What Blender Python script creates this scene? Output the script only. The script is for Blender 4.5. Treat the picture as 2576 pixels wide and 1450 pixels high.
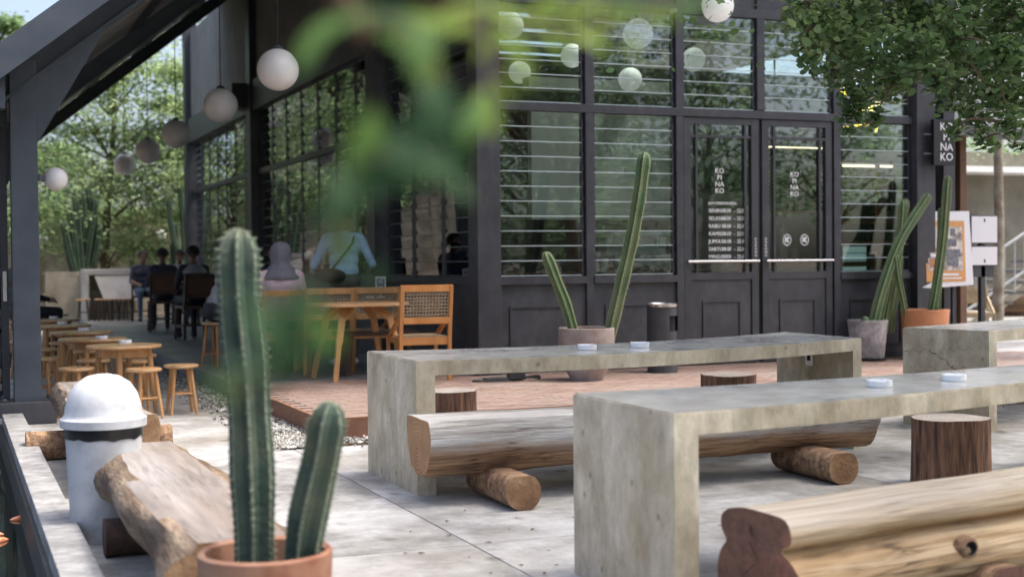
import bpy, bmesh, math, random
import numpy as np
from mathutils import Vector, Matrix, noise
R = math.radians
random.seed(7)
for o in list(bpy.data.objects): bpy.data.objects.remove(o)
scene = bpy.context.scene
COL = scene.collection

# ------------------------------------------------------------------ camera
F, CX, CY, H = 3435.0, 1288.0, 725.0, 1.30        # pixels of a 2576 x 1450 picture
YAW, PITCH, ROLL = R(22.4), R(1.167), R(-.54)
fw = Vector((math.sin(YAW)*math.cos(PITCH), math.cos(YAW)*math.cos(PITCH), -math.sin(PITCH)))
r0 = Vector((math.cos(YAW), -math.sin(YAW), 0)); u0 = r0.cross(fw)
RT = r0*math.cos(ROLL) + u0*math.sin(ROLL); UP = -r0*math.sin(ROLL) + u0*math.cos(ROLL)
CAM = Vector((0, 0, H))
def ray(x, y): return fw + RT*((x-CX)/F) - UP*((y-CY)/F)
def gp(x, y, z=0.0): d = ray(x, y); return CAM + d*((z-H)/d.z)          # pixel -> point on a level surface
def yp(x, y, Y): d = ray(x, y); return CAM + d*(Y/d.y)                  # pixel -> point on a wall facing the court
def dp(x, y, dep): return CAM + ray(x, y)*dep                           # pixel -> point at a known depth
cd = bpy.data.cameras.new('camera'); cam = bpy.data.objects.new('camera', cd); COL.objects.link(cam)
cam.matrix_world = Matrix(((RT.x, UP.x, -fw.x, 0), (RT.y, UP.y, -fw.y, 0), (RT.z, UP.z, -fw.z, H), (0, 0, 0, 1)))
cd.sensor_width = 36; cd.lens = F/2576*36; cd.clip_start = .05; cd.clip_end = 2000
cd.dof.use_dof = True; cd.dof.focus_distance = 8.6; cd.dof.aperture_fstop = 2.1
scene.camera = cam

# ------------------------------------------------------------------ sky, sun, exposure
SUN = Vector((.42, -.14, 1.0)).normalized()
w = bpy.data.worlds.new('World'); scene.world = w; w.use_nodes = True
nt = w.node_tree; bg = nt.nodes['Background']
sky = nt.nodes.new('ShaderNodeTexSky'); sky.sky_type = 'NISHITA'; sky.sun_disc = False
sky.sun_elevation = math.asin(SUN.z); sky.sun_rotation = math.atan2(SUN.x, SUN.y)
sky.air_density = .7; sky.dust_density = 6.0; sky.ozone_density = 1.0
nt.links.new(sky.outputs[0], bg.inputs[0]); bg.inputs[1].default_value = .15
sl = bpy.data.lights.new('sun', 'SUN'); sl.energy = 1.2; sl.angle = R(8); sl.color = (1, .96, .90)
so = bpy.data.objects.new('sun', sl); COL.objects.link(so); so.location = (5, -3, 20)
so.rotation_euler = (-SUN).to_track_quat('-Z', 'Y').to_euler()
scene.view_settings.view_transform = 'Standard'; scene.view_settings.look = 'None'
scene.view_settings.exposure = 1.5; scene.view_settings.gamma = 1

# ------------------------------------------------------------------ materials
MATS = {}
def newmat(name):
    m = bpy.data.materials.new(name); m.use_nodes = True; MATS[name] = m
    return m, m.node_tree.nodes, m.node_tree.links, m.node_tree.nodes['Principled BSDF']
def rgba(c): return (c[0], c[1], c[2], 1)
def crack_mix(n, l, tc, out, cracks):
    '''thin dark drying cracks along the grain'''
    st, sc_, amt = cracks; mp = n.new('ShaderNodeMapping'); mp.inputs['Scale'].default_value = st; l.new(tc.outputs['Object'], mp.inputs['Vector'])
    t = n.new('ShaderNodeTexNoise'); t.inputs['Scale'].default_value = sc_; t.inputs['Detail'].default_value = 5; t.inputs['Distortion'].default_value = .5; l.new(mp.outputs[0], t.inputs['Vector'])
    rp = n.new('ShaderNodeValToRGB'); e = rp.color_ramp.elements; e[0].position = .465; e[0].color = (1, 1, 1, 1); e[1].position = .535; e[1].color = (1, 1, 1, 1)
    m_ = rp.color_ramp.elements.new(.5); m_.color = (.16, .12, .09, 1)
    t2 = n.new('ShaderNodeTexNoise'); t2.inputs['Scale'].default_value = 3.5; l.new(tc.outputs['Object'], t2.inputs['Vector'])
    mr = n.new('ShaderNodeMapRange'); mr.inputs['From Min'].default_value = .42; mr.inputs['From Max'].default_value = .60; mr.inputs['To Max'].default_value = amt; l.new(t2.outputs['Fac'], mr.inputs[0])
    mx = n.new('ShaderNodeMix'); mx.data_type = 'RGBA'; mx.blend_type = 'MULTIPLY'; l.new(mr.outputs[0], mx.inputs['Factor']); l.new(out, mx.inputs['A']); l.new(rp.outputs[0], mx.inputs['B']); l.new(t.outputs['Fac'], rp.inputs[0])
    return mx.outputs['Result']
def M(name, c1, c2=None, scale=4, rough=.6, bump=0, bscale=None, stretch=(1, 1, 1), metal=0, spec=.5, c3=None, s3=.7, lo=.35, hi=.65, island=0, coat=0, rvar=0, pits=0, rand=1, cracks=None, grain=None):
    m, n, l, b = newmat(name)
    b.inputs['Roughness'].default_value = rough; b.inputs['Metallic'].default_value = metal
    b.inputs['Specular IOR Level'].default_value = spec; b.inputs['Coat Weight'].default_value = coat
    b.inputs['Base Color'].default_value = rgba(c1)
    tc = n.new('ShaderNodeTexCoord'); mp = n.new('ShaderNodeMapping'); mp.inputs['Scale'].default_value = stretch
    oi = n.new('ShaderNodeObjectInfo'); ad = n.new('ShaderNodeVectorMath'); ad.operation = 'ADD'
    sc = n.new('ShaderNodeVectorMath'); sc.operation = 'SCALE'; sc.inputs[0].default_value = (13*rand, 29*rand, 7*rand)
    l.new(oi.outputs['Random'], sc.inputs['Scale']); l.new(tc.outputs['Object'], ad.inputs[0]); l.new(sc.outputs[0], ad.inputs[1])
    l.new(ad.outputs[0], mp.inputs['Vector'])
    def nz(s, d=6):
        t = n.new('ShaderNodeTexNoise'); t.inputs['Scale'].default_value = s; t.inputs['Detail'].default_value = d
        t.inputs['Roughness'].default_value = .62; l.new(mp.outputs[0], t.inputs['Vector']); return t
    out = None
    if c2:
        t = nz(scale); rp = n.new('ShaderNodeValToRGB'); rp.color_ramp.elements[0].position = lo; rp.color_ramp.elements[1].position = hi
        rp.color_ramp.elements[0].color = rgba(c1); rp.color_ramp.elements[1].color = rgba(c2)
        l.new(t.outputs['Fac'], rp.inputs[0]); out = rp.outputs[0]
        if c3:
            t3 = nz(s3, 4); r3 = n.new('ShaderNodeValToRGB'); r3.color_ramp.elements[0].position = .45; r3.color_ramp.elements[1].position = .68
            mx = n.new('ShaderNodeMix'); mx.data_type = 'RGBA'; mx.inputs['B'].default_value = rgba(c3)
            l.new(t3.outputs['Fac'], r3.inputs[0]); l.new(r3.outputs[0], mx.inputs['Factor']); l.new(out, mx.inputs['A']); out = mx.outputs['Result']
    if pits:
        v = n.new('ShaderNodeTexVoronoi'); v.inputs['Scale'].default_value = pits; l.new(tc.outputs['Object'], v.inputs['Vector'])
        pr = n.new('ShaderNodeValToRGB'); pr.color_ramp.elements[0].position = .05; pr.color_ramp.elements[1].position = .13
        pr.color_ramp.elements[0].color = (.25, .22, .18, 1); pr.color_ramp.elements[1].color = (1, 1, 1, 1)
        mx = n.new('ShaderNodeMix'); mx.data_type = 'RGBA'; mx.blend_type = 'MULTIPLY'; mx.inputs['Factor'].default_value = .6
        l.new(v.outputs['Distance'], pr.inputs[0]); l.new(pr.outputs[0], mx.inputs['B'])
        if out: l.new(out, mx.inputs['A'])
        else: mx.inputs['A'].default_value = rgba(c1)
        out = mx.outputs['Result']
    if grain:       # fine speckle and streaks, (stretch, scale, strength)
        mg = n.new('ShaderNodeMapping'); mg.inputs['Scale'].default_value = grain[0]; l.new(ad.outputs[0], mg.inputs['Vector'])
        t = n.new('ShaderNodeTexNoise'); t.inputs['Scale'].default_value = grain[1]; t.inputs['Detail'].default_value = 9; t.inputs['Roughness'].default_value = .75; l.new(mg.outputs[0], t.inputs['Vector'])
        mr = n.new('ShaderNodeMapRange'); mr.inputs['From Min'].default_value = .33; mr.inputs['From Max'].default_value = .62; mr.inputs['To Min'].default_value = 1-grain[2]; mr.inputs['To Max'].default_value = 1+grain[2]*.5; l.new(t.outputs['Fac'], mr.inputs[0])
        hs = n.new('ShaderNodeHueSaturation'); l.new(mr.outputs[0], hs.inputs['Value']); l.new(out, hs.inputs['Color']); out = hs.outputs[0]
    if cracks:
        out = crack_mix(n, l, tc, out, cracks)
    if island:
        g = n.new('ShaderNodeNewGeometry'); hs = n.new('ShaderNodeHueSaturation')
        mr = n.new('ShaderNodeMapRange'); mr.inputs['To Min'].default_value = 1-island; mr.inputs['To Max'].default_value = 1+island
        l.new(g.outputs['Random Per Island'], mr.inputs[0]); l.new(mr.outputs[0], hs.inputs['Value'])
        if out: l.new(out, hs.inputs['Color'])
        else: hs.inputs['Color'].default_value = rgba(c1)
        out = hs.outputs[0]
    if out: l.new(out, b.inputs['Base Color'])
    if rvar:
        t = nz(scale*.6); mr = n.new('ShaderNodeMapRange'); mr.inputs['To Min'].default_value = max(0, rough-rvar); mr.inputs['To Max'].default_value = rough+rvar
        mr.inputs['From Min'].default_value = .3; mr.inputs['From Max'].default_value = .7
        l.new(t.outputs['Fac'], mr.inputs[0]); l.new(mr.outputs[0], b.inputs['Roughness'])
    if bump:
        t = nz(bscale or scale*4); bp = n.new('ShaderNodeBump'); bp.inputs['Strength'].default_value = bump; bp.inputs['Distance'].default_value = .02
        l.new(t.outputs['Fac'], bp.inputs['Height']); l.new(bp.outputs[0], b.inputs['Normal'])
    return m
def leafmat(name, c1, c2, tr=.35, rough=.4, var=.35):
    m = M(name, c1, c2, scale=1.3, rough=rough, island=var, spec=.4)
    n, l = m.node_tree.nodes, m.node_tree.links; b = n['Principled BSDF']; o = n['Material Output']
    t = n.new('ShaderNodeBsdfTranslucent'); mx = n.new('ShaderNodeMixShader'); mx.inputs[0].default_value = tr
    src = b.inputs['Base Color'].links[0].from_socket
    hs = n.new('ShaderNodeHueSaturation'); hs.inputs['Value'].default_value = 1.5; hs.inputs['Hue'].default_value = .485
    l.new(src, hs.inputs['Color']); l.new(hs.outputs[0], t.inputs['Color'])
    l.new(b.outputs[0], mx.inputs[1]); l.new(t.outputs[0], mx.inputs[2]); l.new(mx.outputs[0], o.inputs['Surface'])
    return m
def glassmat(name, tint, boost=1.0, ior=1.55):
    m, n, l, b = newmat(name); n.remove(b); o = n['Material Output']
    t = n.new('ShaderNodeBsdfTransparent'); t.inputs[0].default_value = rgba(tint)
    g = n.new('ShaderNodeBsdfGlossy'); g.inputs['Roughness'].default_value = .01; g.inputs['Color'].default_value = (.95, .97, 1, 1)
    fr = n.new('ShaderNodeFresnel'); fr.inputs['IOR'].default_value = ior
    mm = n.new('ShaderNodeMath'); mm.operation = 'MULTIPLY'; mm.inputs[1].default_value = boost; mm.use_clamp = True
    mx = n.new('ShaderNodeMixShader'); l.new(fr.outputs[0], mm.inputs[0]); l.new(mm.outputs[0], mx.inputs[0])
    l.new(t.outputs[0], mx.inputs[1]); l.new(g.outputs[0], mx.inputs[2]); l.new(mx.outputs[0], o.inputs['Surface'])
    return m
def ringmat(name, c1, c2, axis='X', scale=11, ctr=(0, 0, 0)):
    m, n, l, b = newmat(name); b.inputs['Roughness'].default_value = .75
    tc = n.new('ShaderNodeTexCoord'); wv = n.new('ShaderNodeTexWave'); wv.wave_type = 'RINGS'; wv.rings_direction = axis
    wv.inputs['Scale'].default_value = scale; wv.inputs['Distortion'].default_value = 1.6; wv.inputs['Detail'].default_value = 3
    rp = n.new('ShaderNodeValToRGB'); rp.color_ramp.elements[0].color = rgba(c1); rp.color_ramp.elements[1].color = rgba(c2)
    t = n.new('ShaderNodeTexNoise'); t.inputs['Scale'].default_value = 9; t.inputs['Detail'].default_value = 6
    mx = n.new('ShaderNodeMix'); mx.data_type = 'RGBA'; mx.blend_type = 'MULTIPLY'; mx.inputs['Factor'].default_value = .7
    mpc = n.new('ShaderNodeMapping'); mpc.inputs['Location'].default_value = [-k for k in ctr]; l.new(tc.outputs['Object'], mpc.inputs['Vector']); l.new(mpc.outputs[0], wv.inputs['Vector']); l.new(tc.outputs['Object'], t.inputs['Vector'])
    l.new(wv.outputs['Fac'], rp.inputs[0]); l.new(rp.outputs[0], mx.inputs['A']); l.new(t.outputs['Fac'], mx.inputs['B'])
    hs = n.new('ShaderNodeHueSaturation'); hs.inputs['Saturation'].default_value = 1.0; hs.inputs['Value'].default_value = 1.7
    l.new(mx.outputs['Result'], hs.inputs['Color']); l.new(hs.outputs[0], b.inputs['Base Color'])
    return m

M('paving', (.25, .245, .23), (.45, .45, .44), grain=((1, 1, 1), 6, .22), scale=1.5, rough=.65, bump=.35, bscale=24, c3=(.245, .23, .20), s3=.8, rvar=.15, lo=.36, hi=.58, pits=2.3)
M('soil', (.07, .05, .035), (.13, .10, .07), scale=6, rough=.95, bump=.6)
M('kerb', (.20, .20, .195), (.34, .34, .335), grain=((1, 1, 1), 12, .35), scale=5, rough=.75, bump=.3, bscale=40)
M('counter_concrete', (.40, .39, .37), (.58, .57, .55), scale=4, rough=.75, bump=.2, c3=(.42, .39, .34), s3=2)
M('joint_sand', (.13, .125, .11), (.20, .195, .175), scale=8, rough=.9)
M('pond_wall', (.03, .035, .03), (.07, .07, .06), scale=5, rough=.6)
M('table_concrete', (.345, .295, .20), (.63, .575, .45), grain=((1, 1, .6), 8, .28), scale=3.0, rough=.55, bump=.3, bscale=26, stretch=(1, 1, .6), c3=(.40, .335, .225), s3=2.6, pits=7, rand=0, lo=.36, hi=.60)
M('table_top', (.31, .315, .31), (.46, .47, .465), grain=((1, 1, 1), 7, .22), scale=2.6, rough=.2, bump=.03, bscale=10, rvar=.07, c3=(.35, .34, .31), s3=1.6, rand=0, spec=.4)
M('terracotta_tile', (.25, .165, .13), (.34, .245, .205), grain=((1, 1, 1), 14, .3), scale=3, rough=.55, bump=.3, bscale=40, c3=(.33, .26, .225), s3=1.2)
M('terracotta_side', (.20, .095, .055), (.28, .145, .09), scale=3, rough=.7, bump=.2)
M('grout', (.26, .20, .17), (.33, .26, .225), scale=20, rough=.9)
M('walk_concrete', (.17, .168, .162), (.27, .265, .255), scale=1.5, rough=.42, bump=.1, rvar=.1)
M('pebble', (.13, .125, .11), (.42, .41, .38), scale=14, rough=.8, island=.75)
M('black_frame', (.038, .039, .047), (.057, .058, .066), grain=((1, 1, .3), 8, .25), scale=5, rough=.45, bump=.05)
M('black_panel', (.042, .043, .05), (.066, .067, .074), grain=((1, 1, .5), 8, .3), scale=3, rough=.5, bump=.12, bscale=18)
M('steel_dark', (.045, .056, .072), (.07, .083, .10), scale=2.5, rough=.4, bump=.05)
M('upper_wall', (.17, .17, .16), (.24, .24, .225), scale=1.6, rough=.85, bump=.2)
M('roof_sheet', (.46, .43, .40), (.56, .53, .49), scale=3, rough=.55)
M('interior_dark', (.035, .036, .037), (.06, .06, .06), scale=2, rough=.7)
M('interior_pale', (.42, .44, .41), (.50, .52, .48), scale=1.2, rough=.75)
M('interior_wood', (.50, .26, .09), (.66, .38, .16), scale=3, rough=.5, stretch=(1, 8, 8))
glassmat('glass', (.86, .93, .91), 1.7)
glassmat('glass_dark', (.25, .28, .28), 1.5)
M('glass_edge', (.60, .72, .72), (.74, .84, .86), scale=3, rough=.25)  # pale colour with the sky glint of the louvre edges put in
M('glass_edge_glint_dim', (.16, .22, .22), (.24, .31, .31), scale=3, rough=.3)  # darker copy: fainter painted glint for the left facade
M('added_glow', (.9, .8, .6)); _b = MATS['added_glow'].node_tree.nodes['Principled BSDF']; _b.inputs['Emission Color'].default_value = (1, .82, .58, 1); _b.inputs['Emission Strength'].default_value = 1.3  # glow of strips added to brighten the dim interior
M('fridge_light', (.7, .85, .85)); _b = MATS['fridge_light'].node_tree.nodes['Principled BSDF']; _b.inputs['Emission Color'].default_value = (.6, .85, .85, 1); _b.inputs['Emission Strength'].default_value = .10
M('white_paint', (.78, .78, .76), (.84, .84, .82), scale=4, rough=.5)
M('letter_white', (.85, .85, .85), rough=.6)
M('globe_white', (.80, .79, .77), (.86, .85, .83), scale=2, rough=.35)
M('cable_black', (.02, .02, .02), rough=.6)
M('bin_white', (.54, .56, .58), (.63, .65, .67), scale=2, rough=.38, bump=.04, c3=(.42, .43, .44), s3=5)
M('bin_bag', (.012, .012, .014), rough=.3)
M('bin_grey', (.045, .047, .052), (.07, .072, .078), scale=5, rough=.4)
M('chrome', (.6, .6, .6), rough=.25, metal=1)
M('dark_hole', (.006, .006, .007), rough=.9)
M('pot_terracotta', (.20, .075, .040), (.31, .125, .068), scale=5, rough=.75, bump=.2, bscale=30, c3=(.33, .20, .135), s3=2.5)
M('pot_orange', (.50, .20, .09), (.62, .28, .14), scale=4, rough=.7, bump=.1)
M('pot_grey', (.28, .26, .26), (.42, .40, .40), grain=((1, 1, 1), 12, .3), scale=6, rough=.8, bump=.2, bscale=30)
M('pot_bowl', (.23, .19, .17), (.36, .31, .29), scale=5, rough=.8, bump=.3, c3=(.24, .15, .12), s3=3)
M('pot_soil', (.03, .022, .016), (.06, .045, .03), scale=25, rough=.95, bump=.8)
M('cactus_green', (.035, .085, .032), (.075, .14, .05), scale=5, rough=.55, bump=.2, c3=(.11, .13, .06), s3=2)
M('cactus_rib', (.20, .23, .10), (.36, .36, .20), scale=30, rough=.7)
M('cactus_blue', (.030, .055, .042), (.060, .092, .070), scale=9, rough=.7, bump=.5, bscale=40, c3=(.105, .11, .068), s3=3.5, spec=.25)
M('cactus_rib_blue', (.10, .135, .09), (.24, .26, .18), scale=30, rough=.7)
M('cactus_far', (.025, .05, .03), (.05, .085, .05), scale=3, rough=.6)
M('log_side', (.17, .092, .05), (.42, .265, .15), scale=4.5, rough=.8, stretch=(.35, 6, 6), bump=.9, bscale=11, c3=(.14, .07, .04), s3=1.8, lo=.36, hi=.56, cracks=((.5, 9, 9), 2.2, .7))
M('log_pale', (.31, .20, .095), (.54, .41, .255), scale=4.5, rough=.75, stretch=(.3, 6, 6), bump=.8, bscale=11, c3=(.38, .23, .10), s3=1.6, lo=.38, hi=.56, cracks=((.45, 9, 9), 2.4, .6))
M('log_weather', (.40, .375, .34), (.66, .64, .60), scale=3, rough=.7, stretch=(.3, 7, 7), bump=.4, bscale=10, c3=(.52, .40, .27), s3=.9)
M('log_slab_top', (.17, .145, .125), (.33, .305, .285), cracks=((.45, 8, 8), 1.8, .5), grain=((.3, 4, 4), 7, .3), scale=1.4, rough=.55, stretch=(.35, 3, 3), bump=.15, c3=(.23, .185, .15), s3=.9)
M('log_dark', (.045, .024, .017), (.10, .055, .035), scale=4, rough=.8, stretch=(1, 5, 5), bump=.6, bscale=12)
M('log_painted_end', (.12, .047, .028), (.22, .095, .058), grain=((1, 1, 1), 30, .4), scale=5, rough=.65, bump=.35, bscale=30, c3=(.11, .055, .037), s3=3)
M('bark_light', (.13, .085, .05), (.34, .26, .18), grain=((.5, 2, 2), 14, .5), scale=4, rough=.85, stretch=(.5, 3, 3), bump=.9, bscale=10, c3=(.10, .06, .035), s3=2.5)
M('stump_bark', (.055, .025, .016), (.27, .14, .08), cracks=((9, 9, .6), 1.6, .9), scale=7, rough=.85, stretch=(5, 5, .5), bump=.9, bscale=9)
def bleached(name, base, top, z0, z1):
    m = MATS[base].copy(); m.name = name; MATS[name] = m; n, l = m.node_tree.nodes, m.node_tree.links; b = n['Principled BSDF']; src = b.inputs['Base Color'].links[0].from_socket
    tc = n.new('ShaderNodeTexCoord'); sp = n.new('ShaderNodeSeparateXYZ'); l.new(tc.outputs['Object'], sp.inputs[0])
    mp = n.new('ShaderNodeMapping'); mp.inputs['Scale'].default_value = (.6, 4, 4); l.new(tc.outputs['Object'], mp.inputs['Vector'])
    def nz(s, st=None):
        t = n.new('ShaderNodeTexNoise'); t.inputs['Scale'].default_value = s; t.inputs['Detail'].default_value = 8; t.inputs['Roughness'].default_value = .65; l.new((st or mp).outputs[0], t.inputs['Vector']); return t
    ma = n.new('ShaderNodeMath'); ma.operation = 'MULTIPLY_ADD'; ma.inputs[1].default_value = .22; l.new(nz(2.2).outputs['Fac'], ma.inputs[0]); l.new(sp.outputs['Z'], ma.inputs[2])
    mr = n.new('ShaderNodeMapRange'); mr.inputs['From Min'].default_value = z0+.11; mr.inputs['From Max'].default_value = z1+.11; l.new(ma.outputs[0], mr.inputs[0])
    m2 = n.new('ShaderNodeMapping'); m2.inputs['Scale'].default_value = (.35, 9, 9); l.new(tc.outputs['Object'], m2.inputs['Vector'])
    rp = n.new('ShaderNodeValToRGB'); rp.color_ramp.elements[0].position = .33; rp.color_ramp.elements[1].position = .62; rp.color_ramp.elements[0].color = rgba(top[0]); rp.color_ramp.elements[1].color = rgba(top[1]); l.new(nz(3, m2).outputs['Fac'], rp.inputs[0])
    mx = n.new('ShaderNodeMix'); mx.data_type = 'RGBA'; l.new(mr.outputs[0], mx.inputs['Factor']); l.new(src, mx.inputs['A']); l.new(rp.outputs[0], mx.inputs['B']); l.new(crack_mix(n, l, tc, mx.outputs['Result'], ((.5, 11, 11), 2.0, .7)), b.inputs['Base Color'])
bleached('log_bleached', 'log_side', ((.34, .315, .28), (.66, .645, .615)), .25, .33)
bleached('log_bleached_pale', 'log_pale', ((.31, .25, .175), (.52, .465, .385)), .35, .43)
ringmat('end_grain', (.26, .14, .065), (.38, .22, .11), 'X', 14, (0, .03, .33))
M('end_wood', (.24, .13, .06), (.44, .28, .15), scale=7, rough=.75, bump=.5, bscale=40, c3=(.17, .085, .04), s3=4)
M('end_wood_dark', (.085, .04, .028), (.16, .085, .06), scale=7, rough=.8, bump=.5, bscale=40)
ringmat('end_grain_dark', (.13, .06, .045), (.22, .11, .08), 'X')
ringmat('end_grain_top', (.24, .21, .18), (.33, .295, .26), 'Z', 12)
M('teak', (.42, .17, .045), (.58, .27, .09), scale=2.5, rough=.42, stretch=(3, 3, .6), bump=.1)
M('teak_stool', (.40, .20, .075), (.56, .31, .13), scale=3, rough=.4, stretch=(3, 3, .7))
M('stool_top', (.44, .25, .11), (.60, .38, .19), scale=3, rough=.3, stretch=(1, 6, 1))
M('dark_wood', (.05, .028, .02), (.09, .05, .032), scale=3, rough=.45, stretch=(3, 3, .6))
M('cane', (.36, .27, .16), (.50, .40, .27), scale=12, rough=.7)
M('ceramic', (.80, .82, .84), rough=.22)
M('sign_black', (.010, .011, .013), rough=.45)
M('brown_paint', (.12, .06, .035), (.17, .09, .05), scale=3, rough=.7)
M('poster_white', (.78, .78, .80), rough=.5)
M('poster_orange', (.62, .30, .10), (.70, .36, .13), scale=8, rough=.5)
M('poster_photo', (.50, .47, .43), (.78, .74, .70), scale=14, rough=.5, c3=(.14, .08, .06), s3=9)
M('poster_dark', (.09, .09, .11), (.24, .24, .27), scale=20, rough=.5)
M('poster_brown', (.34, .13, .05), (.55, .25, .10), scale=20, rough=.5)
M('fence_concrete', (.30, .265, .20), (.44, .40, .32), scale=1.2, rough=.9, bump=.4, bscale=20, c3=(.20, .17, .12), s3=1.0)
M('olive_wall', (.16, .15, .115), (.25, .235, .19), scale=1.2, rough=.9, bump=.3, c3=(.11, .10, .075), s3=.7)
M('corrugated_pale', (.40, .41, .41), (.48, .49, .49), scale=1, rough=.55)
M('pale_wall', (.46, .47, .48), (.54, .55, .55), scale=1, rough=.7)
M('galvanised', (.45, .46, .46), (.56, .57, .57), scale=6, rough=.35, metal=.6)
M('bark', (.10, .065, .04), (.19, .13, .085), scale=5, rough=.9, stretch=(1, 1, .4), bump=.8, bscale=14)
M('bark_mottled', (.22, .19, .15), (.42, .38, .31), scale=7, rough=.9, bump=.5, c3=(.20, .15, .10), s3=4)
M('dry_leaf', (.12, .06, .03), (.22, .12, .06), scale=20, rough=.8)
M('koi', (.80, .16, .03), (.85, .45, .28), scale=14, rough=.3)
leafmat('leaf_bg', (.12, .20, .09), (.23, .33, .155), tr=.6, rough=.5)
leafmat('leaf_bg2', (.16, .24, .11), (.29, .38, .19), tr=.6, rough=.5)
leafmat('leaf_tree', (.055, .115, .045), (.125, .20, .075), tr=.35, rough=.25, var=.4)
leafmat('leaf_dark', (.022, .066, .026), (.04, .095, .035), tr=.3, rough=.75)
leafmat('leaf_lime', (.14, .24, .04), (.24, .34, .06), tr=.5, rough=.7)
leafmat('leaf_mid', (.06, .15, .035), (.11, .21, .05), tr=.45, rough=.7)
M('neon_yellow', (.9, .75, .1)); _b = MATS['neon_yellow'].node_tree.nodes['Principled BSDF']
_b.inputs['Emission Color'].default_value = (1, .72, .10, 1); _b.inputs['Emission Strength'].default_value = 1.3
M('globe_lit', (.75, .75, .74)); _b = MATS['globe_lit'].node_tree.nodes['Principled BSDF']; _b.inputs['Emission Color'].default_value = (1, .98, .95, 1); _b.inputs['Emission Strength'].default_value = .10
for nm, c in dict(skin=(.30, .16, .095), skin_dark=(.15, .08, .05), skin_pale=(.52, .33, .26), hair=(.012, .010, .010), shirt_blue=(.36, .56, .70), shirt_pink=(.66, .48, .52), shirt_grey=(.30, .32, .35), shirt_navy=(.028, .032, .055), jeans=(.05, .085, .13), trousers=(.02, .022, .028), trousers_olive=(.10, .11, .08), shoe_white=(.75, .75, .76), shoe_black=(.015, .015, .015), hijab_grey=(.17, .17, .20), scarf=(.22, .23, .24), bag_dark=(.02, .017, .017)).items():
    M(nm, c, tuple(min(1, x*1.3) for x in c), scale=9, rough=.75 if not nm.startswith('skin') else .55, bump=.15 if 'shirt' in nm else 0, bscale=14)
def water():
    m, n, l, b = newmat('water'); b.inputs['Base Color'].default_value = (.010, .014, .010, 1); b.inputs['Roughness'].default_value = .04
    b.inputs['Specular IOR Level'].default_value = .5
    t = n.new('ShaderNodeTexNoise'); t.inputs['Scale'].default_value = 5; t.inputs['Detail'].default_value = 3
    bp = n.new('ShaderNodeBump'); bp.inputs['Strength'].default_value = .25; bp.inputs['Distance'].default_value = .02
    l.new(t.outputs['Fac'], bp.inputs['Height']); l.new(bp.outputs[0], b.inputs['Normal'])
water()

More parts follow.
